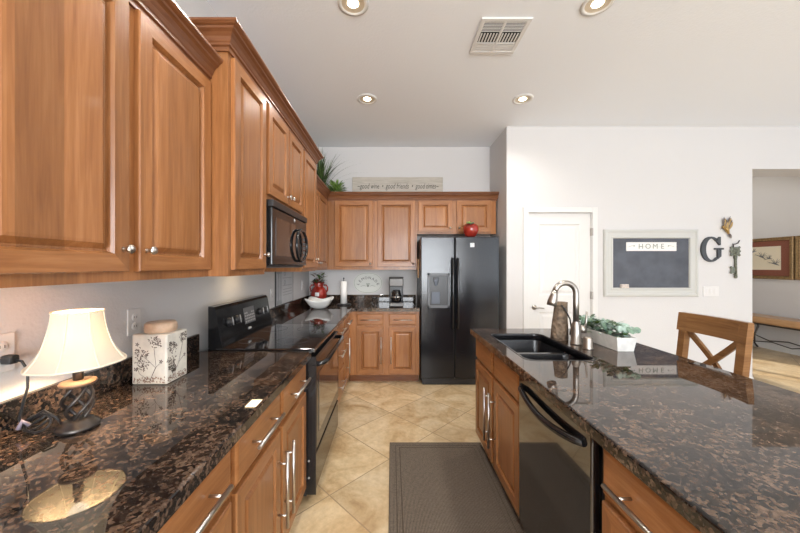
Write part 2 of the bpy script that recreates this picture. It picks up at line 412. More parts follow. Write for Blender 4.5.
# ------------------------------------------------------------ ceiling lights and vent
def can_light(x, y, label):
    t = thing('recessed_light', label, 'ceiling light', (x, y, CZ), 'recessed ceiling lights')
    MB().lathe([(.098, 0), (.098, -.006), (.078, -.010), (.072, -.004), (.060, -.0005)], (x, y, CZ), 36).build('trim_ring', 'white', t)
    MB().lathe([(.036, -.0012), (.060, -.0016), (.072, -.004)], (x, y, CZ), 28).build('reflector', 'reflector', t)
    MB().lathe([(0, -.006), (.022, -.006), (.034, -.003), (.036, -.0008)], (x, y, CZ), 28).build('bulb', 'bulb', t)
    l = light('downlight', 'SPOT', (0, 0, -.03), (0, 0, 0), 24, (1, .95, .88), spot_size=2.6, spot_blend=.8, shadow_soft_size=.05); l.parent = t
for x, y, lb in ((-.246, 1.99, 'lit recessed ceiling light left of the vent, above the aisle'), (-.246, 3.13, 'lit recessed ceiling light toward the cabinet corner, far left of the four'),
                 (-.246, .85, 'added unseen ceiling light overhead of the lamp end of the left worktop'), (1.30, .85, 'added unseen ceiling light overhead of the near end of the island'),  # this unseen pair is added to brighten the kitchen
                 (1.30, 1.99, 'lit recessed ceiling light right of the vent, nearest above the island'), (1.30, 3.13, 'lit recessed ceiling light above the refrigerator side, far right of the four')):
    can_light(x, y, lb)
t = thing('ceiling_vent', 'white square louvered air vent set in the grey ceiling', 'vent', (.77, 2.275, CZ))
x0, x1, y0, y1 = .60, .94, 2.10, 2.45
m = MB()
for a in ((x0, x1, y0, y0+.028), (x0, x1, y1-.028, y1), (x0, x0+.028, y0+.028, y1-.028), (x1-.028, x1, y0+.028, y1-.028), ((x0+x1)/2-.008, (x0+x1)/2+.008, y0+.028, y1-.028)): m.box(*a, CZ-.012, CZ, .002)
m.build('vent_frame', 'white', t)
MB().box(x0+.02, x1-.02, y0+.02, y1-.02, CZ-.002, CZ-.0005).build('vent_cavity', 'dark', t)
for sx0, sx1 in ((x0+.028, .762), (.778, x1-.028)):
    m = MB()
    for k in range(7): y = y0+.034+k*.0135; m.box(sx0, sx1, y, y+.005, CZ-.010, CZ-.0075)
    for k in range(6): x = sx0+.006+k*.0215; m.box(x, x+.010, y0+.135, y0+.22, CZ-.010, CZ-.0075)
    for k in range(5): y = y0+.232+k*.0185; m.box(sx0, sx1, y, y+.012, CZ-.010, CZ-.003)
    m.build('louver', 'white', t)

# ------------------------------------------------------------ cabinets
DOOR = [(0, 0), (0, .016), (.003, .020), (.054, .020), (.059, .011), (.062, .003), (.068, .003), (.084, .0165), (.092, .0175)]
def door_part(parent, side, plane, u0, u1, v0, v1):
    m = MB(); rings(m, u0, u1, v0, v1, DOOR, facing(side, plane), 2)
    return m.build('door', ['wood', 'woodh'], parent)
def drawer_part(parent, side, plane, u0, u1, v0, v1, name='drawer_front'):
    m = MB(); rings(m, u0, u1, v0, v1, [(0, 0), (0, .013), (.004, .017), (.012, .020)], facing(side, plane))
    return m.build(name, ['woodh'], parent)
def knob_part(parent, side, plane, u, v):
    m = MB(); F = facing(side, plane); c = F(u, v, 0)
    pr = [(0, 0), (.008, 0), (.006, .004), (.0045, .016), (.0125, .019), (.0145, .024), (.011, .030), (0, .032)]
    if side == 'Y-': m.lathe(pr, c, 16, axis='Y')
    else: m.lathe([(r, z if side == 'X+' else -z) for r, z in pr], c, 16, axis='X')
    return m.build('knob', 'steel', parent)
def bar_part(parent, side, plane, a, b, r=.0074, out=.041):
    """bar pull between (u,v) a and b, with its two posts"""
    F = facing(side, plane); m = MB(); m.tube([F(*a, out), F(*b, out)], r, 12)
    for k in (.16, .84):
        u, v = a[0]+(b[0]-a[0])*k, a[1]+(b[1]-a[1])*k
        m.tube([F(u, v, 0), F(u, v, out)], .0045, 10)
    return m.build('handle', 'steel', parent)
def carcass(parent, x0, x1, y0, y1, z0, z1, toe=None, name='carcass'):
    m = MB(); m.box(x0, x1, y0, y1, z0, z1)
    o = m.build(name, 'wood', parent)
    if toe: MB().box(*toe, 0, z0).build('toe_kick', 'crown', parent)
    return o

# left wall, upper
NB, MBX = -.845, -.754        # face frames of the shallow and of the deeper upper cabinets
G0 = .003
def upper_left(label, y0, y1, front, z0, z1, doors, dz0, dz1, knobs, group=None):
    t = thing('wall_cabinet', label, 'cabinet', (LX+.15, (y0+y1)/2, z0))
    carcass(t, LX+.001, front, y0, y1, z0, z1)
    for i, (a, b) in enumerate(doors):
        d = door_part(t, 'X+', front, a, b, dz0, dz1)
        if knobs[i]: knob_part(d, 'X+', front+.02, *knobs[i])
    return t
upper_left('large maple wall cabinet with two raised-panel doors above the lamp, nearest', .54, 1.446, NB, 1.362, 2.275, [(.585, .992), (1.031, 1.438)], 1.392, 2.252, [(.968, 1.462), (1.060, 1.462)])
upper_left('tall single-door maple wall cabinet just left of the microwave', 1.449, 1.862, MBX, 1.362, 2.41, [(1.475, 1.842)], 1.392, 2.385, [(1.815, 1.475)])
upper_left('short two-door maple cabinet directly above the black microwave', 1.864, 2.63, MBX, 1.815, 2.41, [(1.886, 2.243), (2.262, 2.612)], 1.842, 2.385, [(2.215, 1.895), (2.290, 1.895)])
upper_left('narrow single-door maple wall cabinet just beyond the microwave', 2.632, 3.09, MBX, 1.362, 2.41, [(2.652, 3.068)], 1.392, 2.385, [(3.04, 1.475)])
upper_left('corner maple wall cabinet on the left wall under the grassy plant', 3.093, 4.075, NB, 1.362, 2.275, [(3.13, 3.56), (3.58, 4.03)], 1.392, 2.252, [(3.535, 1.445), (3.605, 1.445)])
# back wall, upper
def upper_back(label, x0, x1, z0, z1, doors, dz0, dz1, knobs):
    t = thing('wall_cabinet', label, 'cabinet', ((x0+x1)/2, 4.25, z0))
    carcass(t, x0, x1, 4.076, BY-.001, z0, z1)
    for i, (a, b) in enumerate(doors):
        d = door_part(t, 'Y-', 4.076, a, b, dz0, dz1); knob_part(d, 'Y-', 4.056, *knobs[i])
upper_back('two-door maple wall cabinet on the back wall above the coffee maker', NB+.001, .322, 1.362, 2.275, [(-.738, -.250), (-.187, .298)], 1.402, 2.252, [(-.280, 1.44), (.268, 1.44)])
upper_back('short two-door maple cabinet over the black refrigerator', .324, 1.345, 1.825, 2.275, [(.343, .776), (.836, 1.280)], 1.848, 2.252, [(.748, 1.90), (.864, 1.90)])

CROWN = [(0, -.012), (.010, -.012), (.010, .006), (.018, .010), (.018, .020), (.022, .026), (.028, .042), (.038, .056), (.050, .064), (.052, .072), (.062, .076), (.070, .084), (.070, .094), (0, .094)]
def crown(label, path, z, k=1.0):
    m = MB(); n = len(path); P = [Vector(p) for p in path]; rows = []
    for i in range(n):
        d0 = (P[i]-P[i-1]).normalized() if i else None; d1 = (P[i+1]-P[i]).normalized() if i < n-1 else None
        n0 = Vector((d0.y, -d0.x)) if d0 else None; n1 = Vector((d1.y, -d1.x)) if d1 else None
        o = n0 if d1 is None else n1 if d0 is None else (n0+n1)/(1+n0.dot(n1))
        rows.append([m.b.verts.new((P[i].x+o.x*a*k, P[i].y+o.y*a*k, z+h*k)) for a, h in CROWN])
    for A, B in zip(rows, rows[1:]):
        for j in range(len(CROWN)):
            q = (j+1) % len(CROWN); m.b.faces.new((A[j], A[q], B[q], B[j]))
    m.b.faces.new(rows[0]); m.b.faces.new(rows[-1])
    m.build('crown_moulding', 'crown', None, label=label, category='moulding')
crown('shade-darkened maple crown moulding along the nearest two-door wall cabinet', [(NB, .54), (NB, 1.447)], 2.262)
crown('shade-darkened maple crown moulding on the taller cabinets around the microwave', [(LX+.002, 1.449), (MBX, 1.449), (MBX, 3.09), (LX+.002, 3.09)], 2.406)
crown('shade-darkened maple crown moulding running round the corner to above the refrigerator', [(NB, 3.165), (NB, 4.076), (1.345, 4.076), (1.345, BY-.003)], 2.262)

# left wall, base
def base(label, loc): return thing('base_cabinet', label, 'cabinet', loc)
FX = -.52
t = base('maple base cabinet with drawer, nearest on the left under the lamp', (-.8, .8, 0))
carcass(t, LX+.001, FX, .50, .998, .10, .868, (LX+.001, FX-.075, .50, .998))
d = drawer_part(t, 'X+', FX, .56, .984, .697, .845); bar_part(d, 'X+', FX+.02, (.66, .78), (.90, .78))
d = door_part(t, 'X+', FX, .56, .984, .112, .675); bar_part(d, 'X+', FX+.02, (.60, .595), (.60, .26))
t = base('maple base cabinet with two drawers over two doors left of the range', (-.8, 1.42, 0))
carcass(t, LX+.001, FX, 1.0, 1.856, .10, .868, (LX+.001, FX-.075, 1.0, 1.856))
for a, b, hy in ((1.016, 1.415, 1.385), (1.441, 1.838, 1.470)):
    d = drawer_part(t, 'X+', FX, a, b, .697, .845); bar_part(d, 'X+', FX+.02, ((a+b)/2-.125, .78), ((a+b)/2+.125, .78))
    d = door_part(t, 'X+', FX, a, b, .112, .675); bar_part(d, 'X+', FX+.02, (hy, .595), (hy, .26))
t = base('narrow maple drawer cabinet with three drawers just past the range', (-.8, 3.0, 0))
carcass(t, LX+.001, FX, 2.652, 3.30, .10, .868, (LX+.001, FX-.075, 2.652, 3.30))
for z0, z1, hz in ((.705, .845, .785), (.41, .685, .57), (.112, .39, .27)):
    d = drawer_part(t, 'X+', FX, 2.80, 3.28, z0, z1); bar_part(d, 'X+', FX+.02, (2.91, hz), (3.17, hz))
t = base('maple corner base cabinet with one drawer and a tall handled door', (-.8, 3.55, 0))
carcass(t, LX+.001, FX, 3.302, BY-.001, .10, .868, (LX+.001, FX-.075, 3.302, 3.865))
d = drawer_part(t, 'X+', FX, 3.325, 3.70, .705, .845); bar_part(d, 'X+', FX+.02, (3.40, .785), (3.62, .785))
d = door_part(t, 'X+', FX, 3.325, 3.70, .112, .685); bar_part(d, 'X+', FX+.02, (3.41, .63), (3.41, .25))
# back wall, base
t = base('maple base cabinet on the back wall beneath the coffee maker', (-.1, 4.1, 0))
carcass(t, FX+.001, .328, 3.785, BY-.001, .10, .868, (FX+.001, .328, 3.862, BY-.001))
for a, b, hx in ((-.422, -.102, -.130), (-.039, .290, -.012)):
    d = drawer_part(t, 'Y-', 3.785, a, b, .705, .838); bar_part(d, 'Y-', 3.765, ((a+b)/2-.115, .77), ((a+b)/2+.115, .77), .005)
    d = door_part(t, 'Y-', 3.785, a, b, .118, .68); bar_part(d, 'Y-', 3.765, (hx, .57), (hx, .25), .005)

# island
IX = .675
t = base('maple sink cabinet with two doors in the island, farthest end', (.95, 2.05, 0))
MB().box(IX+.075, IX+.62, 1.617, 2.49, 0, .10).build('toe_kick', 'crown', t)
m = MB(); m.box(IX, IX+.018, 1.617, 2.49, .10, .868); m.box(IX+.602, IX+.62, 1.617, 2.49, .10, .868); m.box(IX+.018, IX+.602, 1.617, 1.635, .10, .868); m.box(IX+.018, IX+.602, 2.472, 2.49, .10, .868); m.box(IX+.018, IX+.602, 1.635, 2.472, .10, .118)
m.build('carcass', 'wood', t)
for a, b, hy in ((2.072, 2.472, 2.100), (1.632, 2.033, 2.005)):
    drawer_part(t, 'X-', IX, a, b, .70, .845, 'false_drawer_front')
    d = door_part(t, 'X-', IX, a, b, .112, .678); bar_part(d, 'X-', IX-.02, (hy, .60), (hy, .25))
t = base('maple drawer cabinet in the island, nearest, right of the dishwasher', (.95, .75, 0))
carcass(t, IX, IX+.62, .47, .999, .10, .868, (IX+.075, IX+.62, .47, .999))
d = drawer_part(t, 'X-', IX, .50, .985, .70, .845); bar_part(d, 'X-', IX-.02, (.915, .772), (.59, .772))
d = door_part(t, 'X-', IX, .50, .985, .112, .678); bar_part(d, 'X-', IX-.02, (.53, .60), (.53, .25))
# dishwasher
t = thing('dishwasher', 'glossy black dishwasher built into the island between maple cabinets', 'dishwasher', (.95, 1.31, 0))
MB().box(IX+.01, IX+.6, 1.003, 1.613, .10, .866).build('tub', 'satin', t)
MB().box(IX+.06, IX+.6, 1.003, 1.613, 0, .10).build('kick_plate', 'satin', t)
MB().box(IX-.028, IX+.009, 1.022, 1.608, .115, .862, .006).build('door', 'blackglass', t)
m = MB(); pts = []
for k in range(17):
    u = k/16; y = 1.575-u*.51; pts.append((IX-.030-.030*math.sin(PI*u)**.5 if 0 < u < 1 else IX-.026, y, .812-.030*math.sin(PI*u)))
m.tube(pts, .014, 12); m.build('handle', 'black', t)
# island back panel facing the stools
MB().box(IX+.621, IX+.64, .47, 2.49, 0, .868).build('panel', 'wood', None, label='maple back panel of the island below the overhanging granite', category='panel')

# ------------------------------------------------------------ worktops
def rrect(x0, x1, y0, y1, r, n=6):
    out = []
    for cx, cy, a0 in ((x1-r, y1-r, 0), (x0+r, y1-r, 90), (x0+r, y0+r, 180), (x1-r, y0+r, 270)):
        for k in range(n+1):
            a = math.radians(a0+90*k/n); out.append((cx+r*math.cos(a), cy+r*math.sin(a)))
    return out
def slab(outer, z0, z1, hole=None, bev=.008, prof=None):
    t = bmesh.new()
    vs = [t.verts.new((x, y, z1)) for x, y in outer]; es = [t.edges.new((vs[i], vs[(i+1) % len(vs)])) for i in range(len(vs))]
    if hole:
        hv = [t.verts.new((x, y, z1)) for x, y in hole]; es += [t.edges.new((hv[i], hv[(i+1) % len(hv)])) for i in range(len(hv))]
    bmesh.ops.triangle_fill(t, use_beauty=True, use_dissolve=False, edges=es)
    r = bmesh.ops.extrude_face_region(t, geom=t.faces[:])
    for v in r['geom']:
        if isinstance(v, bmesh.types.BMVert): v.co.z = z0
    bmesh.ops.recalc_face_normals(t, faces=t.faces[:])
    rim = [e for e in t.edges if e.calc_face_angle(0) > .9 and all(abs(v.co.z-z1) < 1e-6 for v in e.verts)]
    bmesh.ops.bevel(t, geom=rim, offset=bev, segments=3, profile=.5, affect='EDGES')
    m = MB(); m.join(t); return m
EX = -.476
t = thing('worktop', 'brown granite worktop on the left carrying the lamp and canister', 'worktop', (-.8, 1.2, .87))
slab([(LX+.001, .40), (EX, .40), (EX, 1.856), (LX+.001, 1.856)], .869, .91).build('countertop', 'granite', t)
MB().box(LX+.001, LX+.022, .40, 1.856, .9105, 1.01, .003).build('backsplash', 'granite', t)
t = thing('worktop', 'brown granite corner worktop past the range carrying the coffee maker', 'worktop', (-.7, 3.9, .87))
slab([(LX+.001, 2.652), (EX, 2.652), (EX, 3.74), (.332, 3.74), (.332, BY-.001), (LX+.001, BY-.001)], .869, .91).build('countertop', 'granite', t)
m = MB(); m.box(LX+.001, LX+.022, 2.652, BY-.001, .9105, 1.01, .003); m.box(LX+.022, .332, BY-.022, BY-.001, .9105, 1.01, .003); m.build('backsplash', 'granite', t)
SX0, SX1, SY0, SY1 = .715, 1.095, 1.665, 2.325
slab([(.628, .40), (1.605, .40), (1.605, 2.527), (.628, 2.527)], .869, .91, rrect(SX0, SX1, SY0, SY1, .06)).build(
    'countertop', 'granite', None, label='large brown granite island top with an undermount sink', category='worktop')
# sink
t = thing('sink', 'black double-basin sink set into the island granite', 'sink', (.9, 2.0, .69))
YD0, YD1 = 1.938, 1.964
def basin(y0, y1, depth):    # black lip on the granite edge, then the bowl
    m = MB(); zs = .868
    loops = []
    for ins, z, r in ((0, zs, .055), (.004, zs-.012, .055), (.012, zs-depth+.03, .05), (.03, zs-depth, .04)):
        loops.append([m.b.verts.new((x, y, z)) for x, y in rrect(SX0-.004+ins, SX1+.004-ins, y0+ins, y1-ins, r)])
    for A, B in zip(loops, loops[1:]):
        for j in range(len(A)):
            f = m.b.faces.new((A[j], A[(j+1) % len(A)], B[(j+1) % len(B)], B[j])); f.smooth = True
    m.b.faces.new(loops[-1])
    c = ((SX0+SX1)/2, (y0+y1)/2, zs-depth+.001)
    return m, c
for (a, b, dp) in ((YD1, SY1+.004, .20), (SY0-.004, YD0, .17)):
    m, c = basin(a, b, dp); bo = m.build('basin', 'blacksink', t, fix=False)
    MB().lathe([(.018, 0), (.040, .002), (.043, .004), (.044, 0)], c, 24).build('drain', 'steel', bo)
m = MB(); rl = [[m.b.verts.new((x, y, z)) for x, y in rrect(SX0+i_, SX1-i_, SY0+i_, SY1-i_, .058)] for i_, z in ((-.007, .9105), (-.005, .9118), (.003, .9118), (.005, .909), (.005, .867), (-.006, .867))]
for A, B in zip(rl, rl[1:]):
    for j in range(len(A)): f = m.b.faces.new((A[j], A[(j+1) % len(A)], B[(j+1) % len(B)], B[j])); f.smooth = True
m.build('rim', 'blacksink', t)
m = MB(); m.box(SX0+.004, SX1-.004, YD0-.004, YD1+.004, .860, .870, .004); m.build('divider', 'blacksink', t)

# faucet
FXc, FYc = 1.180, 2.02
t = thing('faucet', 'brushed nickel gooseneck pull-down faucet at the island sink', 'faucet', (FXc, FYc, .91))
MB().lathe([(0, 0), (.034, 0), (.034, .006), (.030, .012), (.0285, .10), (.026, .125), (.017, .145), (.0165, .15), (0, .15)], (FXc, FYc, .911), 28).build('body', 'nickel', t)
R = .068; zc = 1.317-.0155-R+.0; pts = [(FXc, FYc, 1.055), (FXc, FYc, zc-.06)]
for k in range(0, 15):
    a = PI*k/14*.92; pts.append((FXc-R+R*math.cos(a), FYc, zc+R*math.sin(a)))
MB().tube(pts, .0175, 14).build('spout', 'nickel', t)
e = Vector(pts[-1]); dvec = Vector((math.sin(PI*.92)*-1, 0, math.cos(PI*.92))).normalized()
MB().tube([e-dvec*.001, e+dvec*.025, e+dvec*.07, e+dvec*.098], [.0178, .0215, .029, .028], 18).build('spray_head', 'nickel', t)
m = MB(); m.tube([(FXc+.02, FYc, 1.005), (FXc+.058, FYc-.004, 1.005)], .024, 18); m.tube([(FXc+.052, FYc-.004, 1.005), (FXc+.060, FYc-.008, 1.05), (FXc+.062, FYc-.012, 1.12)], [.009, .007, .006], 12)
m.build('lever', 'nickel', t)
MB().lathe([(0, 0), (.028, 0), (.028, .006), (.0255, .010), (.0255, .064), (.021, .072), (0, .073)], (1.182, 1.90, .9105), 24).build(
    'air_gap_cap', 'nickel', None, label='short nickel air-gap cylinder standing beside the faucet', category='sink fitting')
# log ornament behind the faucet
t = thing('log_ornament', 'upright bark-covered log ornament behind the faucet', 'ornament', (1.14, 2.15, .91))
m = MB()
pr = [(0, 0), (.055, 0), (.053, .04), (.050, .09), (.046, .14), (.042, .20), (.040, .254), (0, .256)]
m.lathe(pr, (1.14, 2.15, .911), 24)
for v in m.b.verts:
    a = math.atan2(v.co.y-2.15, v.co.x-1.14); k = 1+.05*math.sin(5*a+v.co.z*30)+random.uniform(-.03, .03)
    z = v.co.z-.911; v.co.x = 1.14+(v.co.x-1.14)*k+z*.05; v.co.y = 2.15+(v.co.y-2.15)*k
m.build('trunk', 'bark', t)
MB().tube([(1.128, 2.098, 1.15), (1.150, 2.09, 1.12), (1.178, 2.085, 1.06), (1.190, 2.09, 1.0), (1.19, 2.105, .95)], .0045, 8).build('cord', 'satin', t)
# planter with eucalyptus
t = thing('planter', 'long whitewashed wooden planter of grey-green succulents and eucalyptus on the island', 'planter', (1.365, 2.045, .91))
m = MB(); A = [(1.318, 1.84), (1.412, 1.84), (1.412, 2.255), (1.318, 2.255)]; B = [(1.306, 1.828), (1.424, 1.828), (1.424, 2.267), (1.306, 2.267)]
lo = [m.b.verts.new((x, y, .911)) for x, y in A]; hi = [m.b.verts.new((x, y, .993)) for x, y in B]
inn = [m.b.verts.new((1.365+(x-1.365)*.82, 2.045+(y-2.045)*.95, .993)) for x, y in B]; bot = [m.b.verts.new((1.365+(x-1.365)*.78, 2.045+(y-2.045)*.95, .97)) for x, y in B]
for P, Q in ((lo, hi), (hi, inn), (inn, bot)):
    for j in range(4): m.b.faces.new((P[j], P[(j+1) % 4], Q[(j+1) % 4], Q[j]))
m.b.faces.new(lo); m.b.faces.new(bot); m.build('trough', 'whitewash', t)
m = MB()
for k in range(230):
    y = random.uniform(1.85, 2.25); x = 1.365+random.uniform(-.05, .05); a = random.uniform(0, 2*PI); up = random.uniform(.1, 1.3)
    z = random.uniform(.975, 1.055)
    m.leaf((x, y, z), (math.cos(a), math.sin(a), up), random.uniform(.028, .05), random.uniform(.022, .036), (math.cos(a)*-.6, math.sin(a)*-.6, 1), .35, round_=True, mi=random.choice((0, 0, 0, 1, 2, 2, 3)))
for sx, sy, n, a in ((1.37, 1.85, 4, -1.2), (1.35, 1.87, 4, -1.9), (1.34, 1.95, 3, -2.4), (1.39, 1.95, 3, -1.0), (1.385, 2.05, 3, .9), (1.34, 2.12, 3, 2.8), (1.36, 2.22, 3, 1.6), (1.35, 2.0, 3, -2.0)):     # round-leaved sprigs
    p = Vector((sx, sy, 1.02)); dd = Vector((math.cos(a)*.7, math.sin(a)*.7, .8)).normalized(); st = [p]
    for j in range(n):
        p = p+dd*.014; dd = (dd+Vector((.0, -.02, -.35))).normalized(); st.append(p)
        for q in (-1, 1):
            nr = Vector((random.uniform(-.6, .2), -.8, random.uniform(.1, .8)))
            m.leaf(p, Vector((q*.8, -.2, random.uniform(-.1, .5))), .036, .038, nr, .1, round_=True, mi=random.choice((0, 2, 2)))
    m.tube(st, .0018, 5, mi=1)
m.build('foliage', ['sage', 'green', mat('pale_sage_leaf', (.33, .43, .37), .6, var=(40, .2)), 'dkgreen'], t, fix=False)

# ------------------------------------------------------------ range
RY0, RY1 = 1.860, 2.648
t = thing('range', 'black smooth-top electric range between the left base cabinets', 'stove', (-.8, 2.25, 0))
MB().box(LX+.03, -.505, RY0, RY1, .05, .895).build('body', 'satin', t)
MB().box(LX+.06, -.56, RY0+.02, RY1-.02, 0, .05).build('plinth', 'satin', t)
ct = MB().box(-1.088, -.455, RY0-.002, RY1, .896, .922, .005).build('cooktop', 'blackglass', t)
for x, y, r in ((-.65, 2.06, .105), (-.65, 2.45, .085), (-.92, 2.06, .08), (-.92, 2.45, .105)):
    m = MB(); m.lathe([(r-.002, .0), (r-.002, .0006), (r, .0006), (r, 0)], (x, y, .9222), 48); m.build('burner_ring', 'ring', ct)
m = MB()
m.prism([(-1.088, .923), (-1.005, .923), (-1.012, .955), (-1.045, 1.150), (-1.056, 1.166), (-1.088, 1.170)], RY0+.004, RY1-.004, 'Y')
bg = m.build('control_backguard', 'black', t)
tilt = math.atan2(.033, .195)
def on_guard(y, s, out):   # s: 0 bottom .. 1 top of the sloped face
    return Vector((-1.012-.033*s+out*math.cos(tilt), y, .955+.195*s+out*math.sin(tilt)))
for y in (1.985, 2.085, 2.455, 2.535):
    m = MB(); m.tube([on_guard(y, .52, 0), on_guard(y, .52, .012), on_guard(y, .52, .013), on_guard(y, .52, .028)], [.027, .026, .021, .019], 20)
    kb = m.build('knob', 'satin', bg)
    a, b = on_guard(y, .40, .0285), on_guard(y, .66, .0285); MB().tube([a, b], .003, 6).build('pointer', 'silver', kb)
m = MB(); P = [on_guard(2.19, .25, .001), on_guard(2.36, .25, .001), on_guard(2.36, .82, .001), on_guard(2.19, .82, .001)]
m.poly(P); 
m.build('control_panel', 'grey', bg)
m = MB()
for r_ in range(4):
    for c_ in range(6):
        y = 2.202+c_*.026; s0 = .30+r_*.10
        if r_ == 3 and c_ in (2, 3): continue
        m.poly([on_guard(y, s0, .0022), on_guard(y+.017, s0, .0022), on_guard(y+.017, s0+.055, .0022), on_guard(y, s0+.055, .0022)])
m.build('keypad_marking', 'silver', bg)
m = MB(); m.tube([on_guard(2.23, .08, .001), on_guard(2.26, .08, .001)], .008, 8); m.build('badge', 'silver', bg)
od = MB().box(-.504, -.448, RY0+.006, RY1-.006, .315, .868, .008).build('oven_door', 'black', t)
MB().box(-.4475, -.446, RY0+.07, RY1-.07, .40, .76).build('oven_window', 'blackglass', od)
m = MB(); pts = [(-.452, RY0+.03, .822), (-.415, RY0+.045, .826), (-.402, RY0+.09, .828), (-.400, (RY0+RY1)/2, .828), (-.402, RY1-.09, .828), (-.415, RY1-.045, .826), (-.452, RY1-.03, .822)]
m.tube(pts, .015, 12); m.build('handle', 'black', od)
MB().box(-.504, -.452, RY0+.006, RY1-.006, .075, .290, .006).build('storage_drawer', 'black', t)
m = MB().box(-.506, -.449, RY0-.001, RY0+.005, .06, .872)
m.build('side_trim', 'black', t)
for z in (.16, .26):
    m = MB(); m.tube([(-.49, RY0-.001, z), (-.49, RY0-.005, z)], .006, 10); m.build('screw', 'silver', t)

# ------------------------------------------------------------ microwave
t = thing('microwave', 'black over-the-range microwave under the short cabinet', 'microwave', (-.9, 2.25, 1.40))
Y0, Y1 = 1.872, 2.626
MB().box(LX+.02, -.742, Y0, Y1, 1.405, 1.808).build('case', 'satin', t)
d = MB().box(-.741, -.712, Y0, 2.415, 1.415, 1.764, .006).build('door', 'black', t)
MB().box(-.7117, -.7105, Y0+.06, 2.335, 1.475, 1.71).build('window', 'blackglass', d)
c = MB().box(-.741, -.714, 2.419, Y1, 1.415, 1.764, .006).build('control_panel', 'black', t)
m = MB()
for r_ in range(5):
    for k in range(3): m.box(-.7138, -.7128, 2.535+k*.026, 2.553+k*.026, 1.47+r_*.035, 1.492+r_*.035)
m.build('keypad', 'grey', c)
m = MB().box(-.741, -.706, Y0, Y1, 1.767, 1.808, .003); m.build('top_grille', 'satin', t)
m = MB(); pts = []
for k in range(28):
    a = 2*PI*k/28; pts.append((-.690-.004*math.sin(a)**2, 2.42+.135*math.cos(a), 1.565+.118*math.sin(a)))
m.tube(pts, .011, 10, closed=True)
for s in (-1, 1): m.tube([(-.716, 2.42, 1.565+s*.116), (-.692, 2.42, 1.565+s*.118)], .009, 10)
m.build('handle', 'black', d)
MB().lathe([(.013, 0), (.012, .003), (0, .004)], (-.7122, 2.30, 1.742), 16, axis='X').build('badge', 'silver', d)
u_ = MB().box(LX+.04, -.75, Y0+.02, Y1-.02, 1.399, 1.405).build('underside', 'grey', t)
MB().box(-1.03, -.94, 2.19, 2.31, 1.3975, 1.3988).build('task_lamp_lens', mat('warm_lens', (1, .9, .75), .4, emit=((1, .78, .5), .8)), u_)
l = light('task_lamp', 'AREA', (-.08, 0, -.01), (0, 0, 0), .42, (1, .74, .44), shape='RECTANGLE', size=.09, size_y=.12); l.parent = t

# ------------------------------------------------------------ refrigerator
t = thing('refrigerator', 'black textured side-by-side refrigerator in the back alcove', 'refrigerator', (.8, 4.0, 0))
FD = 3.715
MB().box(.345, 1.258, FD+.075, BY-.02, .03, 1.745, .006).build('body', 'satin', t)
MB().box(.36, 1.245, FD+.02, FD+.09, .006, .075).build('base_grille', 'satin', t)
m = MB().box(.340, .738, FD, FD+.07, .08, 1.755, .010); fz = m.build('freezer_door', 'fridge', t)
m = MB().box(.745, 1.264, FD, FD+.07, .08, 1.755, .010); fr = m.build('fridge_door', 'fridge', t)
for par, x in ((fz, .712), (fr, .772)):
    m = MB(); m.tube([(x, FD+.004, 1.50), (x, FD-.035, 1.49), (x, FD-.048, 1.45), (x, FD-.048, .72), (x, FD-.035, .68), (x, FD+.004, .67)], .013, 12); m.build('handle', 'black', par)
dx0, dx1, dz0, dz1 = .418, .680, .915, 1.325
m = MB()
for a in ((dx0, dx0+.026, dz0, dz1), (dx1-.026, dx1, dz0, dz1), (dx0, dx1, dz1-.028, dz1), (dx0, dx1, dz0, dz0+.03)): m.box(a[0], a[1], FD-.013, FD+.002, a[2], a[3], .003)
dp = m.build('dispenser', 'grey', fz)
MB().box(dx0+.02, dx1-.02, FD-.003, FD-.001, dz0+.02, dz1-.02).build('dispenser_recess', 'satin', dp)
m = MB().box(dx0+.045, dx0+.145, FD-.011, FD-.003, dz0+.05, dz0+.19, .004); m.build('dispenser_cradle', 'bottlegrey', dp)
m = MB(); m.lathe([(.012, 0), (.03, .05), (.036, .10), (0, .101)], ((dx0+dx1)/2-.03, FD-.004, dz0+.26), 18, sy=.25); m.build('dispenser_chute', 'bottlegrey', dp)
m = MB().box(.922, .972, FD-.003, FD+.001, 1.632, 1.682, .001); bd = m.build('badge', 'silver', fr)
m = MB(); m.tube([(.947+.016*math.cos(2*PI*k/16), FD-.0035, 1.657+.016*math.sin(2*PI*k/16)) for k in range(16)], .0018, 6, closed=True); m.build('monogram', 'chartgrey', bd)
MB().box(.40, 1.20, FD+.1, FD+.16, 1.745, 1.762, .003).build('hinge_cover', 'satin', t)

# apple jar on the fridge
t = thing('apple_ornament', 'red ceramic apple ornament with leaves on top of the refrigerator', 'ornament', (.968, 3.87, 1.747))
MB().lathe([(0, .004), (.040, 0), (.066, .02), (.088, .06), (.095, .10), (.088, .135), (.066, .160), (.04, .166), (.02, .158), (0, .150)], (.968, 3.87, 1.763), 30).build('apple', 'redglaze', t)
m = MB(); m.tube([(.966, 3.87, 1.915), (.962, 3.865, 1.945), (.955, 3.86, 1.958)], .006, 8); m.build('stem', 'wicker', t)
m = MB()
for k in range(12):
    a = random.uniform(0, 2*PI); m.leaf((.940, 3.795, 1.905+random.uniform(0, .025)), (math.cos(a)-.3, math.sin(a)-.5, random.uniform(.1, .9)), .055, .03, (0, -.5, 1), .3, mi=k % 2)
m.build('leaf_cluster', ['lime', 'sage'], t, fix=False)

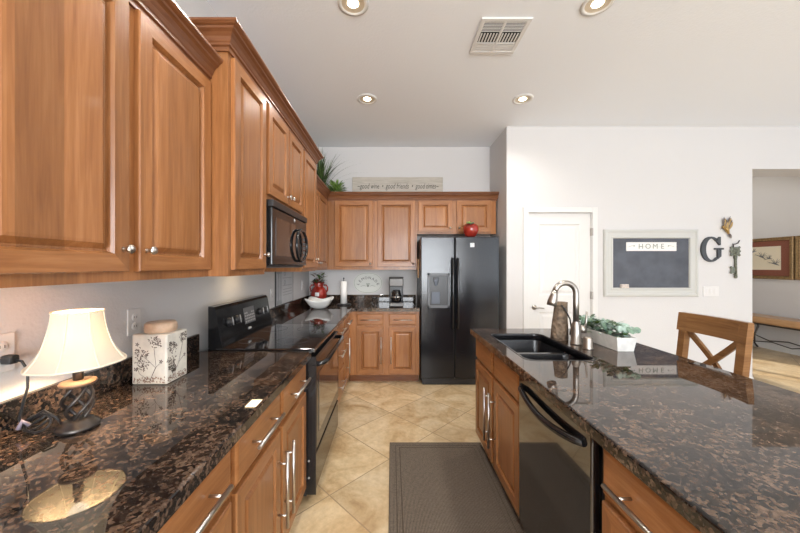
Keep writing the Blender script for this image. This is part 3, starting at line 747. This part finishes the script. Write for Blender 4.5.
# ------------------------------------------------------------ counter objects, back corner
t = thing('coffee_maker', 'black and steel drip coffee maker on the back worktop', 'coffee maker', (.05, 3.93, .91))
MB().box(-.036, .140, 3.83, 4.02, .911, .965, .012).build('base', 'satin', t)
MB().box(-.034, .138, 3.826, 3.84, .918, .958, .004).build('base_band', 'coffeesteel', t)
MB().box(-.034, .138, 3.955, 4.02, .96, 1.17, .008).build('column', 'satin', t)
MB().box(-.036, .140, 3.85, 4.02, 1.16, 1.262, .012).build('water_tank', 'satin', t)
MB().box(-.030, .134, 3.842, 3.856, 1.165, 1.255, .004).build('tank_band', 'coffeesteel', t)
m = MB(); m.box(-.038, .142, 3.846, 4.02, 1.262, 1.272, .004); m.build('lid', 'satin', t)
m = MB(); m.lathe([(0, 0), (.058, 0), (.066, .02), (.068, .07), (.055, .12), (.045, .135), (.050, .145), (0, .146)], (.052, 3.893, .967), 28); cf = m.build('carafe', 'blackglass', t)
MB().lathe([(.0672, .0), (.0685, .004), (.0685, .016), (.0672, .02)], (.052, 3.893, 1.02), 28).build('carafe_band', 'steel', cf)
m = MB(); m.tube([(.052, 3.845, 1.10), (.052, 3.815, 1.09), (.052, 3.812, 1.01), (.052, 3.835, .99)], .008, 8); m.build('carafe_handle', 'satin', cf)

t = thing('paper_towel_holder', 'black paper towel holder with a thin roll beside the lemonade plaque', 'paper towel holder', (-.62, 4.05, .91))
MB().lathe([(0, 0), (.092, 0), (.092, .010), (.080, .016), (0, .017)], (-.62, 4.05, .911), 32).build('base', 'satin', t)
m = MB(); m.tube([(-.62, 4.05, .925), (-.62, 4.05, 1.245)], .005, 8); m.ico((-.62, 4.05, 1.252), .011); m.build('rod', 'satin', t)
MB().lathe([(.012, 0), (.041, 0), (.041, .285), (.012, .285), (.012, 0)], (-.62, 4.05, .930), 28).build('paper_roll', 'paper', t)

# red jar with flowers
t = thing('jar', 'red glazed two-handled jar of greenery in the counter corner', 'vase', (-.975, 4.20, .91))
c = (-.975, 4.20, .911)
MB().lathe([(0, 0), (.070, 0), (.078, .012), (.098, .06), (.108, .12), (.104, .17), (.080, .205), (.062, .222), (.062, .245), (.076, .285), (.070, .288), (.055, .24), (.05, .20), (0, .19)], c, 32).build('pot', 'redglaze', t)
for s in (-1, 1):
    MB().tube([(c[0]+s*.066, c[1], c[2]+.245), (c[0]+s*.098, c[1], c[2]+.245), (c[0]+s*.116, c[1], c[2]+.215), (c[0]+s*.114, c[1], c[2]+.175), (c[0]+s*.100, c[1], c[2]+.155)], .010, 8).build('handle', 'redglaze', t)
MB().box(c[0]-.025, c[0]+.025, c[1]-.112, c[1]-.103, c[2]+.105, c[2]+.155, .004).build('emblem', 'ceramic', t)
m = MB()
for k in range(70):
    a = random.uniform(0, 2*PI); r_ = random.uniform(.0, .07)
    m.leaf((c[0]+r_*math.cos(a), c[1]+r_*math.sin(a), c[2]+.255+random.uniform(0, .14)), (math.cos(a), math.sin(a), random.uniform(.0, 1.3)), random.uniform(.05, .085), .032, (0, 0, 1), .4, mi=k % 3)
m.build('greenery', ['dkgreen', 'green', 'rust'], t, fix=False)
# white folded bowl
m = MB(); n = 40; cx, cy = -.855, 3.72; loops = []
for lev in range(7):
    tt = lev/6; ring = []
    for j in range(n):
        a = 2*PI*j/n; q = abs(math.sin(2*(a+PI/4)))**1.5  # corners point along x and y
        cr = 1-q; rad = .055+(.085+.055*cr)*tt**.8; z = .012+(.085+.030*cr)*tt**1.5
        ring.append((cx+rad*math.cos(a), cy+rad*math.sin(a), .911+z-.012*(1-tt)))
    loops.append(ring)
V = [[m.b.verts.new(p) for p in L] for L in loops]
VI = [[m.b.verts.new((cx+(p[0]-cx)*.95, cy+(p[1]-cy)*.95, p[2]+(.006 if i == 0 else .001))) for p in L] for i, L in enumerate(loops)]
for Q in (V, VI):
    for A, B in zip(Q, Q[1:]):
        for j in range(n): f = m.b.faces.new((A[j], A[(j+1) % n], B[(j+1) % n], B[j])); f.smooth = True
for j in range(n): m.b.faces.new((V[-1][j], V[-1][(j+1) % n], VI[-1][(j+1) % n], VI[-1][j]))
m.b.faces.new(V[0]); m.b.faces.new(VI[0])
m.build('bowl', 'ceramic', None, label='white ceramic bowl with peaked corners in front of the red jar', category='bowl')

# lemonade plaque
t = thing('wall_plaque', 'cream oval plaque reading LEMONADE on the back wall', 'sign', (-.335, BY-.01, 1.02))
m = MB(); cx, cz, a_, b_ = -.335, 1.175, .205, .145
def plaque(k):
    out = []
    for j in range(64):
        a = 2*PI*j/64; ca, sa = math.cos(a), math.sin(a); e = .82
        out.append((cx+k*a_*math.copysign(abs(ca)**e, ca), cz+k*b_*math.copysign(abs(sa)**1.0, sa)*(1 if abs(ca) < .96 else .92)))
    return out
m.prism(plaque(1), BY-.016, BY-.002, 'Y'); m.build('board', 'plaque', t)
m = MB(); m.tube([(x, BY-.0165, z) for x, z in plaque(.93)], .0022, 6, closed=True); m.build('border_line', 'textgreen', t)
m = MB(); word = 'LEMONADE'
for i, ch in enumerate(word):
    a = math.radians(66-132*i/(len(word)-1)); p = Matrix.Translation((cx+.150*math.sin(-a), BY-.017, cz-.075+.145*math.cos(a))) @ Matrix.Rotation(-a, 4, 'Y') @ RY
    m.join(text_bm(ch, .052), 0, p)
m.build('lettering', 'text', t)
m = MB()
for s in (-1, 1):
    m.tube([(cx+s*.03, BY-.017, cz-.045), (cx+s*.06, BY-.017, cz-.035), (cx+s*.10, BY-.017, cz-.05)], .0025, 5)
m.ico((cx, BY-.017, cz-.04), .018, scale=(1, .12, 1)); m.ico((cx-.012, BY-.017, cz-.015), .012, scale=(1.3, .12, .6)); m.ico((cx+.014, BY-.017, cz-.014), .012, scale=(1.3, .12, .6))
m.build('lemon_motif', 'textgreen', t)

# wooden sign over the back cabinets
t = thing('wooden_sign', 'long weathered sign lettered good wine, good friends, good times above the cabinets', 'sign', (.08, 4.34, 2.36))
b = MB().box(-.545, .70, 4.33, 4.352, 2.357, 2.632, .003); b.build('board', 'signwood', t)
m = MB(); m.join(text_bm('~good wine  \u2022  good friends  \u2022  good times~', .104, .001, .25), 0, Matrix.Translation((.08, 4.329, 2.505)) @ RY @ Matrix.Diagonal((.60, 1.0, 1, 1)))
m.build('lettering', 'text', t)

# plants above the corner cabinets
def blade(m, base, az, lean, L, w, mi=0, droop=.5):
    p = Vector(base); n = 7; rows = []
    for i in range(n+1):
        tt = i/n; out = lean*L*(tt+droop*tt*tt); z = L*tt*(1-.35*lean*tt-droop*lean*tt*tt*.6)
        c = p+Vector((math.cos(az)*out, math.sin(az)*out, z)); sd = Vector((-math.sin(az), math.cos(az), 0))*w*(1-tt**2)*.5
        rows.append((m.b.verts.new(c-sd), m.b.verts.new(c+sd+Vector((0, 0, .0005)))))
    for A, B in zip(rows, rows[1:]):
        f = m.b.faces.new((A[0], A[1], B[1], B[0])); f.material_index = mi; f.smooth = True
t = thing('potted_grass', 'potted plant of tall dark grass blades atop the corner cabinet', 'plant', (-.97, 4.24, 2.277))
c = Vector((-.97, 4.24, 2.277))
MB().lathe([(0, 0), (.075, 0), (.10, .12), (.105, .16), (.095, .162), (.09, .13), (0, .13)], c, 24).build('pot', 'wicker', t)
m = MB()
for k in range(95):
    a = random.uniform(-2.0, .45); blade(m, c+Vector((random.uniform(-.05, .05), random.uniform(-.05, .05), .12)), a, abs(random.gauss(.0, .28)), random.uniform(.34, .66), random.uniform(.010, .02), mi=random.choice((0, 0, 1)))
for az, ln, L in ((0.05, 1.0, .46), (.1, .75, .55), (-.3, .65, .58), (.1, .45, .62)): blade(m, c+Vector((.03, 0, .12)), az, ln, L, .009)
m.build('grass_blade_tuft', ['grass', 'green'], t, fix=False)
t = thing('bushy_plant', 'small bright green bushy plant spilling over the crown moulding corner', 'plant', (-.78, 4.20, 2.277))
c = Vector((-.78, 4.20, 2.277))
MB().lathe([(0, 0), (.05, 0), (.065, .08), (.06, .082), (0, .07)], c, 20).build('pot', 'wicker', t)
m = MB()
for k in range(380):
    a = random.uniform(0, 2*PI); el = random.uniform(-.2, 1.3); d_ = Vector((math.cos(a)*math.cos(el), math.sin(a)*math.cos(el), math.sin(el)))
    m.leaf(c+Vector((.03, -.02, .10))+d_*random.uniform(.03, .13), d_+Vector((0, 0, .25)), random.uniform(.05, .085), .017, (0, 0, 1), .4, mi=k % 3)
m.build('leaf_cluster', ['lime', 'lime', 'green'], t, fix=False)

# chart on left wall
t = thing('wall_chart', 'grey and white printed chart standing on the backsplash past the range', 'poster', (LX+.015, 3.37, 1.01))
MB().box(LX+.002, LX+.010, 3.10, 3.64, 1.013, 1.40, .002).build('panel', 'chartpale', t)
MB().box(LX+.0102, LX+.0115, 3.105, 3.27, 1.02, 1.395).build('grey_band', 'chartgrey', t)
m = MB()
for z in (1.10, 1.13, 1.16, 1.20, 1.28): m.box(LX+.0102, LX+.0112, 3.30, 3.60, z, z+.006)
for z in (1.235, 1.33): m.tube([(LX+.0105, 3.36+.022*math.cos(2*PI*k/14), z+.022*math.sin(2*PI*k/14)) for k in range(14)], .004, 6, closed=True)
m.build('print', 'chartgrey', t)
m = MB()
for y in (3.14, 3.19, 3.235): m.box(LX+.0116, LX+.0122, y, y+.018, 1.06, 1.33)
m.build('vertical_print', 'chartpale', t)
m = MB()
for a in ((3.098, 3.642, 1.010, 1.015), (3.098, 3.103, 1.010, 1.40), (3.637, 3.642, 1.010, 1.40)): m.box(LX+.002, LX+.012, *a)
m.build('edge_frame', 'satin', t)

# outlets and switches
def outlet(y, z, label):
    t = thing('outlet', label, 'outlet', (LX, y, z))
    MB().box(LX+.0005, LX+.007, y-.036, y+.036, z-.058, z+.058, .003).build('plate', 'plastic', t)
    for s in (-1, 1):
        f = MB().lathe([(.016, 0), (.016, .003), (.014, .004), (0, .004)], (LX+.0068, y, z+s*.02), 20, axis='X').build('socket', 'plastic', t)
        m = MB()
        for q in (-.006, .006): m.box(LX+.0105, LX+.0112, y+q-.001, y+q+.001, z+s*.02-.004, z+s*.02+.005)
        m.build('slot', 'dark', f)
    return t
outlet(.925, 1.152, 'white wall outlet behind the lamp with a cord plugged in')
outlet(1.405, 1.162, 'white wall outlet above the floral canister')
outlet(3.02, 1.135, 'white wall outlet between the range and the chart')
outlet(4.05, 1.165, 'white wall outlet near the corner by the red jar')
t = thing('light_switch', 'white triple light switch plate beneath the dark letter G', 'switch', (3.80, DY, 1.11))
MB().box(3.70, 3.885, DY-.007, DY-.0005, 1.05, 1.168, .003).build('plate', 'plastic', t)
for x in (3.745, 3.792, 3.84): MB().box(x-.017, x+.017, DY-.011, DY-.0072, 1.075, 1.143, .002).build('rocker', 'plastic', t)

# ------------------------------------------------------------ lamp
lx, ly = -.968, .972
t = thing('table_lamp', 'lit table lamp with cream bell shade and twisted iron base on the worktop', 'lamp', (lx, ly, .91))
bs = MB().lathe([(0, 0), (.050, 0), (.052, .006), (.049, .014), (.038, .018), (.036, .026), (.024, .032), (.012, .036), (0, .036)], (lx, ly, .911), 36).build('base', 'iron', t)
m = MB()
for k in range(5):
    pts = []
    for i in range(17):
        u = i/16; a = 2*PI*k/5+u*2.4; r_ = .014+.032*math.sin(PI*min(1, u*.92+.0))**.8 if u > 0 else .014
        r_ = .012+.024*math.sin(PI*(.06+.80*u)); pts.append((lx+r_*math.cos(a), ly+r_*math.sin(a), .942+u*.098))
    m.tube(pts, .0048, 8)
m.build('twisted_cage', 'iron', t)
MB().lathe([(0, 0), (.026, 0), (.042, .006), (.045, .011), (.043, .016), (.014, .020), (0, .020)], (lx, ly, 1.040), 32).build('disc', 'disc', t)
m = MB(); m.tube([(lx, ly, 1.058), (lx, ly, 1.115)], .013, 14); m.tube([(lx, ly, 1.115), (lx, ly, 1.135)], .009, 10); m.build('socket_stem', 'iron', t)
# bell shade, eight gores
prof = [(.116, 1.112), (.108, 1.122), (.094, 1.142), (.081, 1.170), (.071, 1.205), (.064, 1.242), (.061, 1.270)]
m = MB(); n = 64; L = []
for r_, z in prof:
    L.append([m.b.verts.new((lx+r_*(1-.030*abs(math.cos(4*a/1.0)))*math.cos(a), ly+r_*(1-.030*abs(math.cos(4*a/1.0)))*math.sin(a), z)) for a in [2*PI*j/n for j in range(n)]])
for A, B in zip(L, L[1:]):
    for j in range(n): f = m.b.faces.new((A[j], A[(j+1) % n], B[(j+1) % n], B[j])); f.smooth = True
sh = m.build('lamp_shade', 'shade', t)
m = MB()
for k in (0, -1):
    r_, z = prof[k]; m.tube([(lx+r_*(1-.03*abs(math.cos(4*a)))*math.cos(a), ly+r_*(1-.03*abs(math.cos(4*a)))*math.sin(a), z) for a in [2*PI*j/64 for j in range(64)]], .0028, 6, closed=True)
for k in range(8):
    a = PI/8+2*PI*k/8; m.tube([(lx+r_*1.002*math.cos(a), ly+r_*1.002*math.sin(a), z) for r_, z in prof], .0022, 5)
m.build('shade_piping', mat('cream_piping', (.80, .72, .58), .8), sh)
m = MB()
for k in range(3): a = 2*PI*k/3; m.tube([(lx, ly, 1.262), (lx+.060*math.cos(a), ly+.060*math.sin(a), 1.268)], .0015, 5)
m.build('spider', 'iron', sh)
MB().ico((lx, ly, 1.175), .026, scale=(1, 1, 1.25)).build('bulb', mat('lamp_bulb', (1, .9, .7), .5, emit=((1, .82, .58), 5)), t)
l = light('lamp_light', 'POINT', (0, 0, .20+.08), (0, 0, 0), 17, (1, .72, .43), shadow_soft_size=.03); l.parent = t
# cord: plug in the outlet, a loop and a bundle beside the base
m = MB()
m.tube([(lx-.04, ly-.01, .925), (lx-.05, ly-.02, .955), (-1.055, .955, .972), (-1.085, .955, .955), (-1.10, .955, .93)], .003, 8)
for k in range(3):
    pts = []
    for j in range(17):
        a = 2*PI*j/16; pts.append((-1.062+.038*math.cos(a)-k*.012, .945+.012*math.sin(a)+k*.006, .939+.022*math.sin(a+k*.6)))
    m.tube(pts, .003, 8)
m.tube([(-1.10, .94, .925), (-1.105, .935, .955), (-1.09, .93, 1.0), (-1.078, .932, 1.05), (-1.08, .934, 1.10), (-1.095, .932, 1.128), (-1.12, .928, 1.135)], .0035, 8)
m.build('cord', 'satin', t)
m = MB(); m.box(-1.142, -1.108, .914, .940, 1.122, 1.148, .006); m.build('plug', 'satin', t)
m = MB(); m.tube([(-1.098, .925, .93), (-1.092, .93, .952), (-1.082, .94, .935)], .006, 8); m.build('cord_tie', mat('mauve_tie', (.28, .24, .30), .7), t)

# ------------------------------------------------------------ canister
t = thing('canister', 'square cream canister with brown dried-flower print and tan lid', 'canister', (-1.02, 1.392, .91))
X0, X1, Y0, Y1, Z0, Z1 = -1.094, -.947, 1.324, 1.458, .911, 1.122
MB().box(X0, X1, Y0, Y1, Z0, Z1, .006).build('body', 'crackle', t)
MB().lathe([(0, 0), (.055, 0), (.060, .006), (.062, .02), (.060, .036), (.054, .044), (0, .046)], (-1.02, 1.391, 1.121), 32).build('lid', 'lid', t)
m = MB()
def onface(face, u, v):  # u across 0..1, v up 0..1
    if face == 0: return Vector((X0+(X1-X0)*u, Y0-.0006, Z0+(Z1-Z0)*v))
    return Vector((X1+.0006, Y0+(Y1-Y0)*u, Z0+(Z1-Z0)*v))
def petal(face, u, v, a, L, wd):
    c = onface(face, u, v); ex = Vector((1, 0, 0)) if face == 0 else Vector((0, 1, 0)); ez = Vector((0, 0, 1)); nr = Vector((0, -1, 0)) if face == 0 else Vector((1, 0, 0))
    d_ = ex*math.cos(a)+ez*math.sin(a); s_ = ex*-math.sin(a)+ez*math.cos(a)
    m.poly([c, c+d_*L*.5+s_*wd, c+d_*L, c+d_*L*.5-s_*wd])
rr = random.Random(4)
for face, heads, lines in ((0, [(.68, .84, .17), (.26, .62, .17), (.26, .40, .19)], [[(.5, .05), (.70, .35), (.64, .72)], [(.5, .05), (.68, .34), (.52, .45), (.30, .58)], [(.68, .34), (.84, .44)], [(.46, .10), (.22, .22), (.16, .34)]]),
                           (1, [(.75, .86, .16), (.28, .70, .17), (.22, .42, .19), (.30, .26, .1)], [[(.3, .10), (.55, .35), (.75, .75)], [(.4, .2), (.3, .5)], [(.55, .35), (.8, .45)]])):
    for u, v, r_ in heads:
        for k in range(46):
            a = rr.uniform(0, 2*PI); q = r_*math.sqrt(rr.random())
            petal(face, min(.94, max(.04, u+q*math.cos(a)*1.1)), v+q*.62*math.sin(a), rr.uniform(0, 2*PI), .011, .0022)
    for ln in lines:
        m.tube([onface(face, *p) for p in ln], .0007, 5)
    for u, v in ((.84, .46), (.16, .80), (.12, .30)):
        for k in range(5): petal(face, u, v, k*1.25, .010, .0025)
m.build('flower_print', 'printbrown', t, fix=False)
m = MB()
for face in (0, 1):
    for k in range(70): petal(face, rr.uniform(.03, .94), rr.uniform(.02, .14), rr.uniform(0, 3), .008, .003)
m.build('base_print', mat('rust_print', (.30, .19, .14), .6), t, fix=False)

# ------------------------------------------------------------ rug
t = thing('rug', 'brown woven runner rug on the tile floor beside the island', 'rug', (.34, 1.7, 0))
rx0, rx1, ry0, ry1 = -.018, .705, .85, 2.505
MB().box(rx0, rx1, ry0, ry1, .0005, .009, .003).build('weave', 'rug', t)
for q in (.045, .075):
    m = MB(); a, b, c_, d_ = rx0+q, rx1-q, ry0+q, ry1-q
    for z in ((a, a+.004, c_, d_), (b-.004, b, c_, d_), (a, b, c_, c_+.004), (a, b, d_-.004, d_)): m.box(*z, .008, .0105)
    m.build('border_stripe', 'rugborder', t)

# ------------------------------------------------------------ wall decor on the pantry wall
t = thing('chalkboard', 'framed slate chalkboard in a grey-white frame on the white wall', 'chalkboard', (3.06, DY, 1.05))
x0, x1, z0, z1 = 2.512, 3.625, 1.048, 1.842
m = MB()
rings(m, x0, x1, z0, z1, [(0, 0), (0, .024), (.012, .034), (.028, .034), (.036, .024), (.075, .022), (.085, .030), (.100, .028), (.106, .010)], facing('Y-', DY-.001))
fr_ = m.build('frame', 'frame', t)
MB().box(x0+.105, x1-.105, DY-.0125, DY-.008, z0+.102, z1-.102).build('slate', 'chalk', t)
t2 = thing('home_banner', 'white strip reading HOME at the top of the chalkboard', 'sign', (3.07, DY, 1.59))
MB().box(2.775, 3.368, DY-.022, DY-.0128, 1.588, 1.692, .002).build('strip', 'paper', t2)
m = MB()
for i, ch in enumerate('HOME'): m.join(text_bm(ch, .085), 0, Matrix.Translation((2.945+i*.085, DY-.0228, 1.64)) @ RY)
m.build('lettering', 'textgreen', t2)
m = MB()
for s in (-1, 1):
    m.tube([(3.07+s*.19, DY-.0225, 1.645), (3.07+s*.22, DY-.0225, 1.652), (3.07+s*.27, DY-.0225, 1.638)], .002, 5)
    m.ico((3.07+s*.205, DY-.0225, 1.648), .008, scale=(1, .15, 1))
m.tube([(2.92, DY-.0225, 1.636), (3.22, DY-.0225, 1.636)], .0012, 5)
m.build('scroll_mark', 'textgreen', t2)
MB().box(2.70, 2.79, DY-.045, DY-.0128, 1.151, 1.195, .004).build('eraser', mat('pale_eraser', (.62, .55, .50), .7, var=(60, .2)), None, label='small pale eraser resting on the lower chalkboard frame', category='eraser')

# letter G
m = MB(); cx, cz = 3.782, 1.608; P = []
def ell(a, rx, rz, ox=0): a = math.radians(a); return (cx+ox+rx*math.cos(a), cz+rz*math.sin(a))
outer = [ell(a, .118, .150, 0) for a in range(48, 316, 8)]
inner = [ell(a, .074, .128, .010) for a in range(312, 46, -8)]
G_ = outer+[(cx+.088, cz-.100), (cx+.088, cz-.012), (cx+.060, cz-.004), (cx+.060, cz+.012), (cx+.145, cz+.012), (cx+.145, cz-.004)]
m.prism(outer+inner, DY-.022, DY-.002, 'Y')
m.prism([(cx+.077, cz-.118), (cx+.118, cz-.085), (cx+.118, cz+.0), (cx+.077, cz+.0)], DY-.022, DY-.002, 'Y')
m.prism([(cx+.045, cz-.004), (cx+.148, cz-.004), (cx+.148, cz+.016), (cx+.045, cz+.016)], DY-.022, DY-.002, 'Y')
m.prism([(cx+.060, cz+.105), (cx+.098, cz+.148), (cx+.112, cz+.148), (cx+.112, cz+.048), (cx+.098, cz+.048)], DY-.022, DY-.002, 'Y')
m.build('letter_g', 'slate', None, label='dark slate serif letter G hanging on the white wall', category='letter')

# hummingbird
t = thing('hummingbird', 'bronze metal hummingbird wall ornament above the ornate key', 'ornament', (3.955, DY, 1.74))
m = MB(); m.tube([(3.935, DY-.02, 1.868), (3.945, DY-.025, 1.858), (3.962, DY-.025, 1.838), (3.978, DY-.022, 1.812), (3.99, DY-.02, 1.79)], [.010, .019, .022, .014, .008], 12)
m.ico((3.928, DY-.022, 1.872), .018, scale=(1.1, .8, 1)); bdy = m.build('body', 'bronze', t)
MB().tube([(3.916, DY-.022, 1.868), (3.888, DY-.022, 1.842)], [.004, .0015], 6).build('beak', 'iron', t)
for (x, z, ax, az, L_) in ((3.945, 1.862, -.16, 1, .13), (3.970, 1.858, .20, 1, .145)):
    m = MB()
    for k in range(4): m.leaf((x+k*.006, DY-.02-k*.001, z-k*.006), (ax+k*.08, -.05, az), L_-k*.014, .036, (0, -1, 0), mi=k % 2)
    m.build('wing', ['plum', 'bronze'], t, fix=False)
m = MB()
for k in range(4): m.leaf((3.982, DY-.02-k*.001, 1.80), (.5+k*.15, -.02, -1), .075-k*.006, .022, (0, -1, 0))
m.build('tail', 'plum', t, fix=False)
# ornate key
t = thing('key_ornament', 'large verdigris ornate key hanging on the white wall', 'ornament', (4.06, DY, 1.26))
m = MB(); kx = 4.072
m.tube([(kx, DY-.014, 1.625), (kx+.006, DY-.014, 1.30)], .0125, 10)
for z in (1.52, 1.505, 1.31): m.tube([(kx, DY-.014, z-.006), (kx, DY-.014, z+.006)], .018, 10)
m.build('shaft', 'keymetal', t)
m = MB(); m.box(kx-.052, kx+.052, DY-.020, DY-.008, 1.535, 1.635, .006)
for sx in (-1, 1):
    for sz in (-1, 1): m.ico((kx+sx*.048, DY-.014, 1.585+sz*.045), .015, scale=(1, .5, 1))
    m.ico((kx+sx*.054, DY-.014, 1.585), .013, scale=(1, .5, 1))
m.tube([(kx+.030*math.cos(2*PI*k/18), DY-.021, 1.585+.030*math.sin(2*PI*k/18)) for k in range(18)], .006, 6, closed=True); m.ico((kx, DY-.021, 1.585), .016, scale=(1, .5, 1))
m.build('bow', 'keymetal', t)
m = MB(); m.tube([(kx-.02, DY-.012, 1.635), (kx-.025, DY-.012, 1.675), (kx-.005, DY-.012, 1.668), (kx+.03, DY-.014, 1.68), (kx+.045, DY-.014, 1.705), (kx+.05, DY-.014, 1.715)], .006, 8); m.build('hook', 'iron', t)
m = MB(); m.box(kx-.05, kx, DY-.018, DY-.010, 1.325, 1.40, .004)
for z in (1.33, 1.395): m.ico((kx-.05, DY-.014, z), .014, scale=(1, .5, 1))
m.ico((kx+.006, DY-.014, 1.285), .020, scale=(1, .6, 1.2)); m.build('bit', 'keymetal', t)

# ------------------------------------------------------------ hallway picture and bench on the right wall
t = thing('framed_picture', 'gold-framed print of birds with rust mat on the hallway wall', 'picture', (RXW, 5.42, 1.2))
yy0, yy1, zz0, zz1 = 5.00, 5.80, 1.19, 1.885
m = MB(); rings(m, yy0, yy1, zz0, zz1, [(0, 0), (0, .03), (.012, .04), (.03, .030), (.045, .034), (.055, .012)], facing('X-', RXW-.001)); m.build('frame', 'gold', t)
MB().box(RXW-.016, RXW-.0135, yy0+.055, yy1-.055, zz0+.055, zz1-.055).build('mat_board', 'rust', t)
MB().box(RXW-.0175, RXW-.0162, 5.17, 5.63, 1.345, 1.74).build('print', 'cream', t)
m = MB()
def bird(y, z, k, a):
    ca, sa = math.cos(a), math.sin(a); R_ = lambda u, v: (RXW-.0182, y-(u*ca-v*sa)*k, z+(u*sa+v*ca)*k)
    m.tube([R_(-.05, 0), R_(-.02, .006), (R_(.02, .004)), R_(.05, 0)], [.002, .007*k+.002, .006*k+.002, .001], 6)
    for (u, v) in ((.03, .075), (.055, .06), (.005, .08), (-.045, .06), (-.065, .045)):
        m.tube([R_(0, .004), R_(u*.5, v*.6), R_(u, v)], [.003, .0035, .0008], 5)
    for (u, v) in ((-.085, -.012), (-.09, .004)): m.tube([R_(-.045, 0), R_(u, v)], [.003, .001], 5)
for b_ in ((5.55, 1.655, .9, .3), (5.44, 1.56, 1.3, -.5), (5.33, 1.53, .9, .1), (5.25, 1.44, 1.3, -.35)): bird(*b_)
m.build('bird_drawing', 'ink', t, fix=False)
t = thing('framed_picture', 'second gold frame just entering at the right edge of the hallway wall', 'picture', (RXW, 4.7, 1.2))
m = MB(); rings(m, 4.18, 4.975, zz0, zz1, [(0, 0), (0, .03), (.012, .04), (.03, .030), (.045, .034), (.055, .012)], facing('X-', RXW-.001)); m.build('frame', 'gold', t)
MB().box(RXW-.016, RXW-.0135, 4.235, 4.92, zz0+.055, zz1-.055).build('mat_board', 'rust', t)
t = thing('bench', 'light wooden bench with curved iron legs under the hallway picture', 'bench', (6.15, 5.0, 0))
bx0, bx1, by0, by1 = 5.97, 6.36, 4.25, 5.95
MB().box(bx0, bx1, by0, by1, .475, .585, .03).build('seat', 'bench', t)
MB().box(bx0+.01, bx1-.01, by0+.02, by1-.02, .455, .474).build('apron', 'iron', t)
for y in (4.55, 5.45):
    for x, s in ((bx0+.05, 1), (bx1-.06, -1)):
        MB().tube([(x, y, .456), (x-.015*s, y-.02, .38), (x+.03*s, y, .22), (x+.005*s, y+.02, .08), (x-.025*s, y, .014)], [.014, .014, .012, .012, .014], 10).build('leg', 'iron', t)
m = MB()
for x in (bx0+.06, bx1-.07): m.tube([(x, 4.55, .22), (x, 4.75, .16), (x, 5.0, .20), (x, 5.25, .16), (x, 5.45, .22)], .008, 8)
m.build('stretcher', 'iron', t)
for y in (4.9, 5.1, 5.55): 
    pass

# wooden strip by the refrigerator
MB().box(.326, .345, 4.02, 4.06, 1.26, 1.50, .006).build('wooden_paddle', 'bench', None, label='narrow light wooden paddle hanging between the back cabinet and refrigerator', category='kitchen tool')

# ------------------------------------------------------------ counter stool
t = thing('counter_stool', 'wooden X-back counter stool drawn up at the island overhang', 'stool', (1.65, 1.8, 0))
Ya, Yb = 1.615, 1.995
def backx(z): return 1.79+max(0, (z-.62))*.11
for y in (Ya+.022, Yb-.022):
    m = MB()
    pts = [(1.80, y, .0), (1.785, y, .35), (1.79, y, .62), (backx(.9), y, .9), (backx(1.10), y, 1.10)]
    for (a, b) in zip(pts, pts[1:]): pass
    prev = None
    for (x, yy, z) in pts:
        ring = [m.b.verts.new((x+dx, yy+dy, z)) for dx, dy in ((-.018, -.021), (.018, -.021), (.018, .021), (-.018, .021))]
        if prev:
            for j in range(4): m.b.faces.new((prev[j], prev[(j+1) % 4], ring[(j+1) % 4], ring[j]))
        else: m.b.faces.new(ring)
        prev = ring
    m.b.faces.new(prev); m.build('rear_leg', 'stool', t)
for y in (Ya+.03, Yb-.03): MB().box(1.40, 1.436, y-.018, y+.018, 0, .60, .004).build('front_leg', 'stool', t)
m = MB(); rows = []
for k in range(13):
    u = k/12; y = Ya-.006+(Yb-Ya+.012)*u; bow = .022*math.sin(PI*u)
    rows.append([m.b.verts.new((backx(z)+dx+bow, y, z)) for dx, z in ((-.026, 1.008), (.004, 1.008), (.010, 1.06), (.006, 1.118), (-.024, 1.118), (-.026, 1.06))])
for A, B in zip(rows, rows[1:]):
    for j in range(6): f = m.b.faces.new((A[j], A[(j+1) % 6], B[(j+1) % 6], B[j]))
m.b.faces.new(rows[0]); m.b.faces.new(rows[-1]); m.build('top_rail', 'stool', t)
for s in (0, 1):
    m = MB(); n = 9; prev = None
    for k in range(n):
        u = k/(n-1); y = (Ya+.04)+(Yb-Ya-.08)*(u if s else 1-u); z = .715+.295*u; x = backx(z)+.020*math.sin(PI*u)+(.006 if s else -.006)
        ring = [m.b.verts.new((x+dx, y, z+dz)) for dx, dz in ((-.008, -.020), (.008, -.020), (.008, .020), (-.008, .020))]
        if prev:
            for j in range(4): m.b.faces.new((prev[j], prev[(j+1) % 4], ring[(j+1) % 4], ring[j]))
        else: m.b.faces.new(ring)
        prev = ring
    m.b.faces.new(prev); m.build('cross_brace', 'stool', t)
MB().box(1.375, 1.775, Ya-.005, Yb+.005, .60, .635, .012).build('seat', 'stool', t)
MB().box(backx(.70)-.012, backx(.70)+.010, Ya+.04, Yb-.04, .675, .712, .003).build('lower_rail', 'stool', t)
for z, y in ((.22, Ya+.03), (.22, Yb-.03)): MB().box(1.436, 1.772, y-.012, y+.012, z-.015, z+.015, .003).build('stretcher', 'stool', t)
MB().box(1.408, 1.430, Ya+.05, Yb-.05, .20, .24, .003).build('foot_rail', 'stool', t)
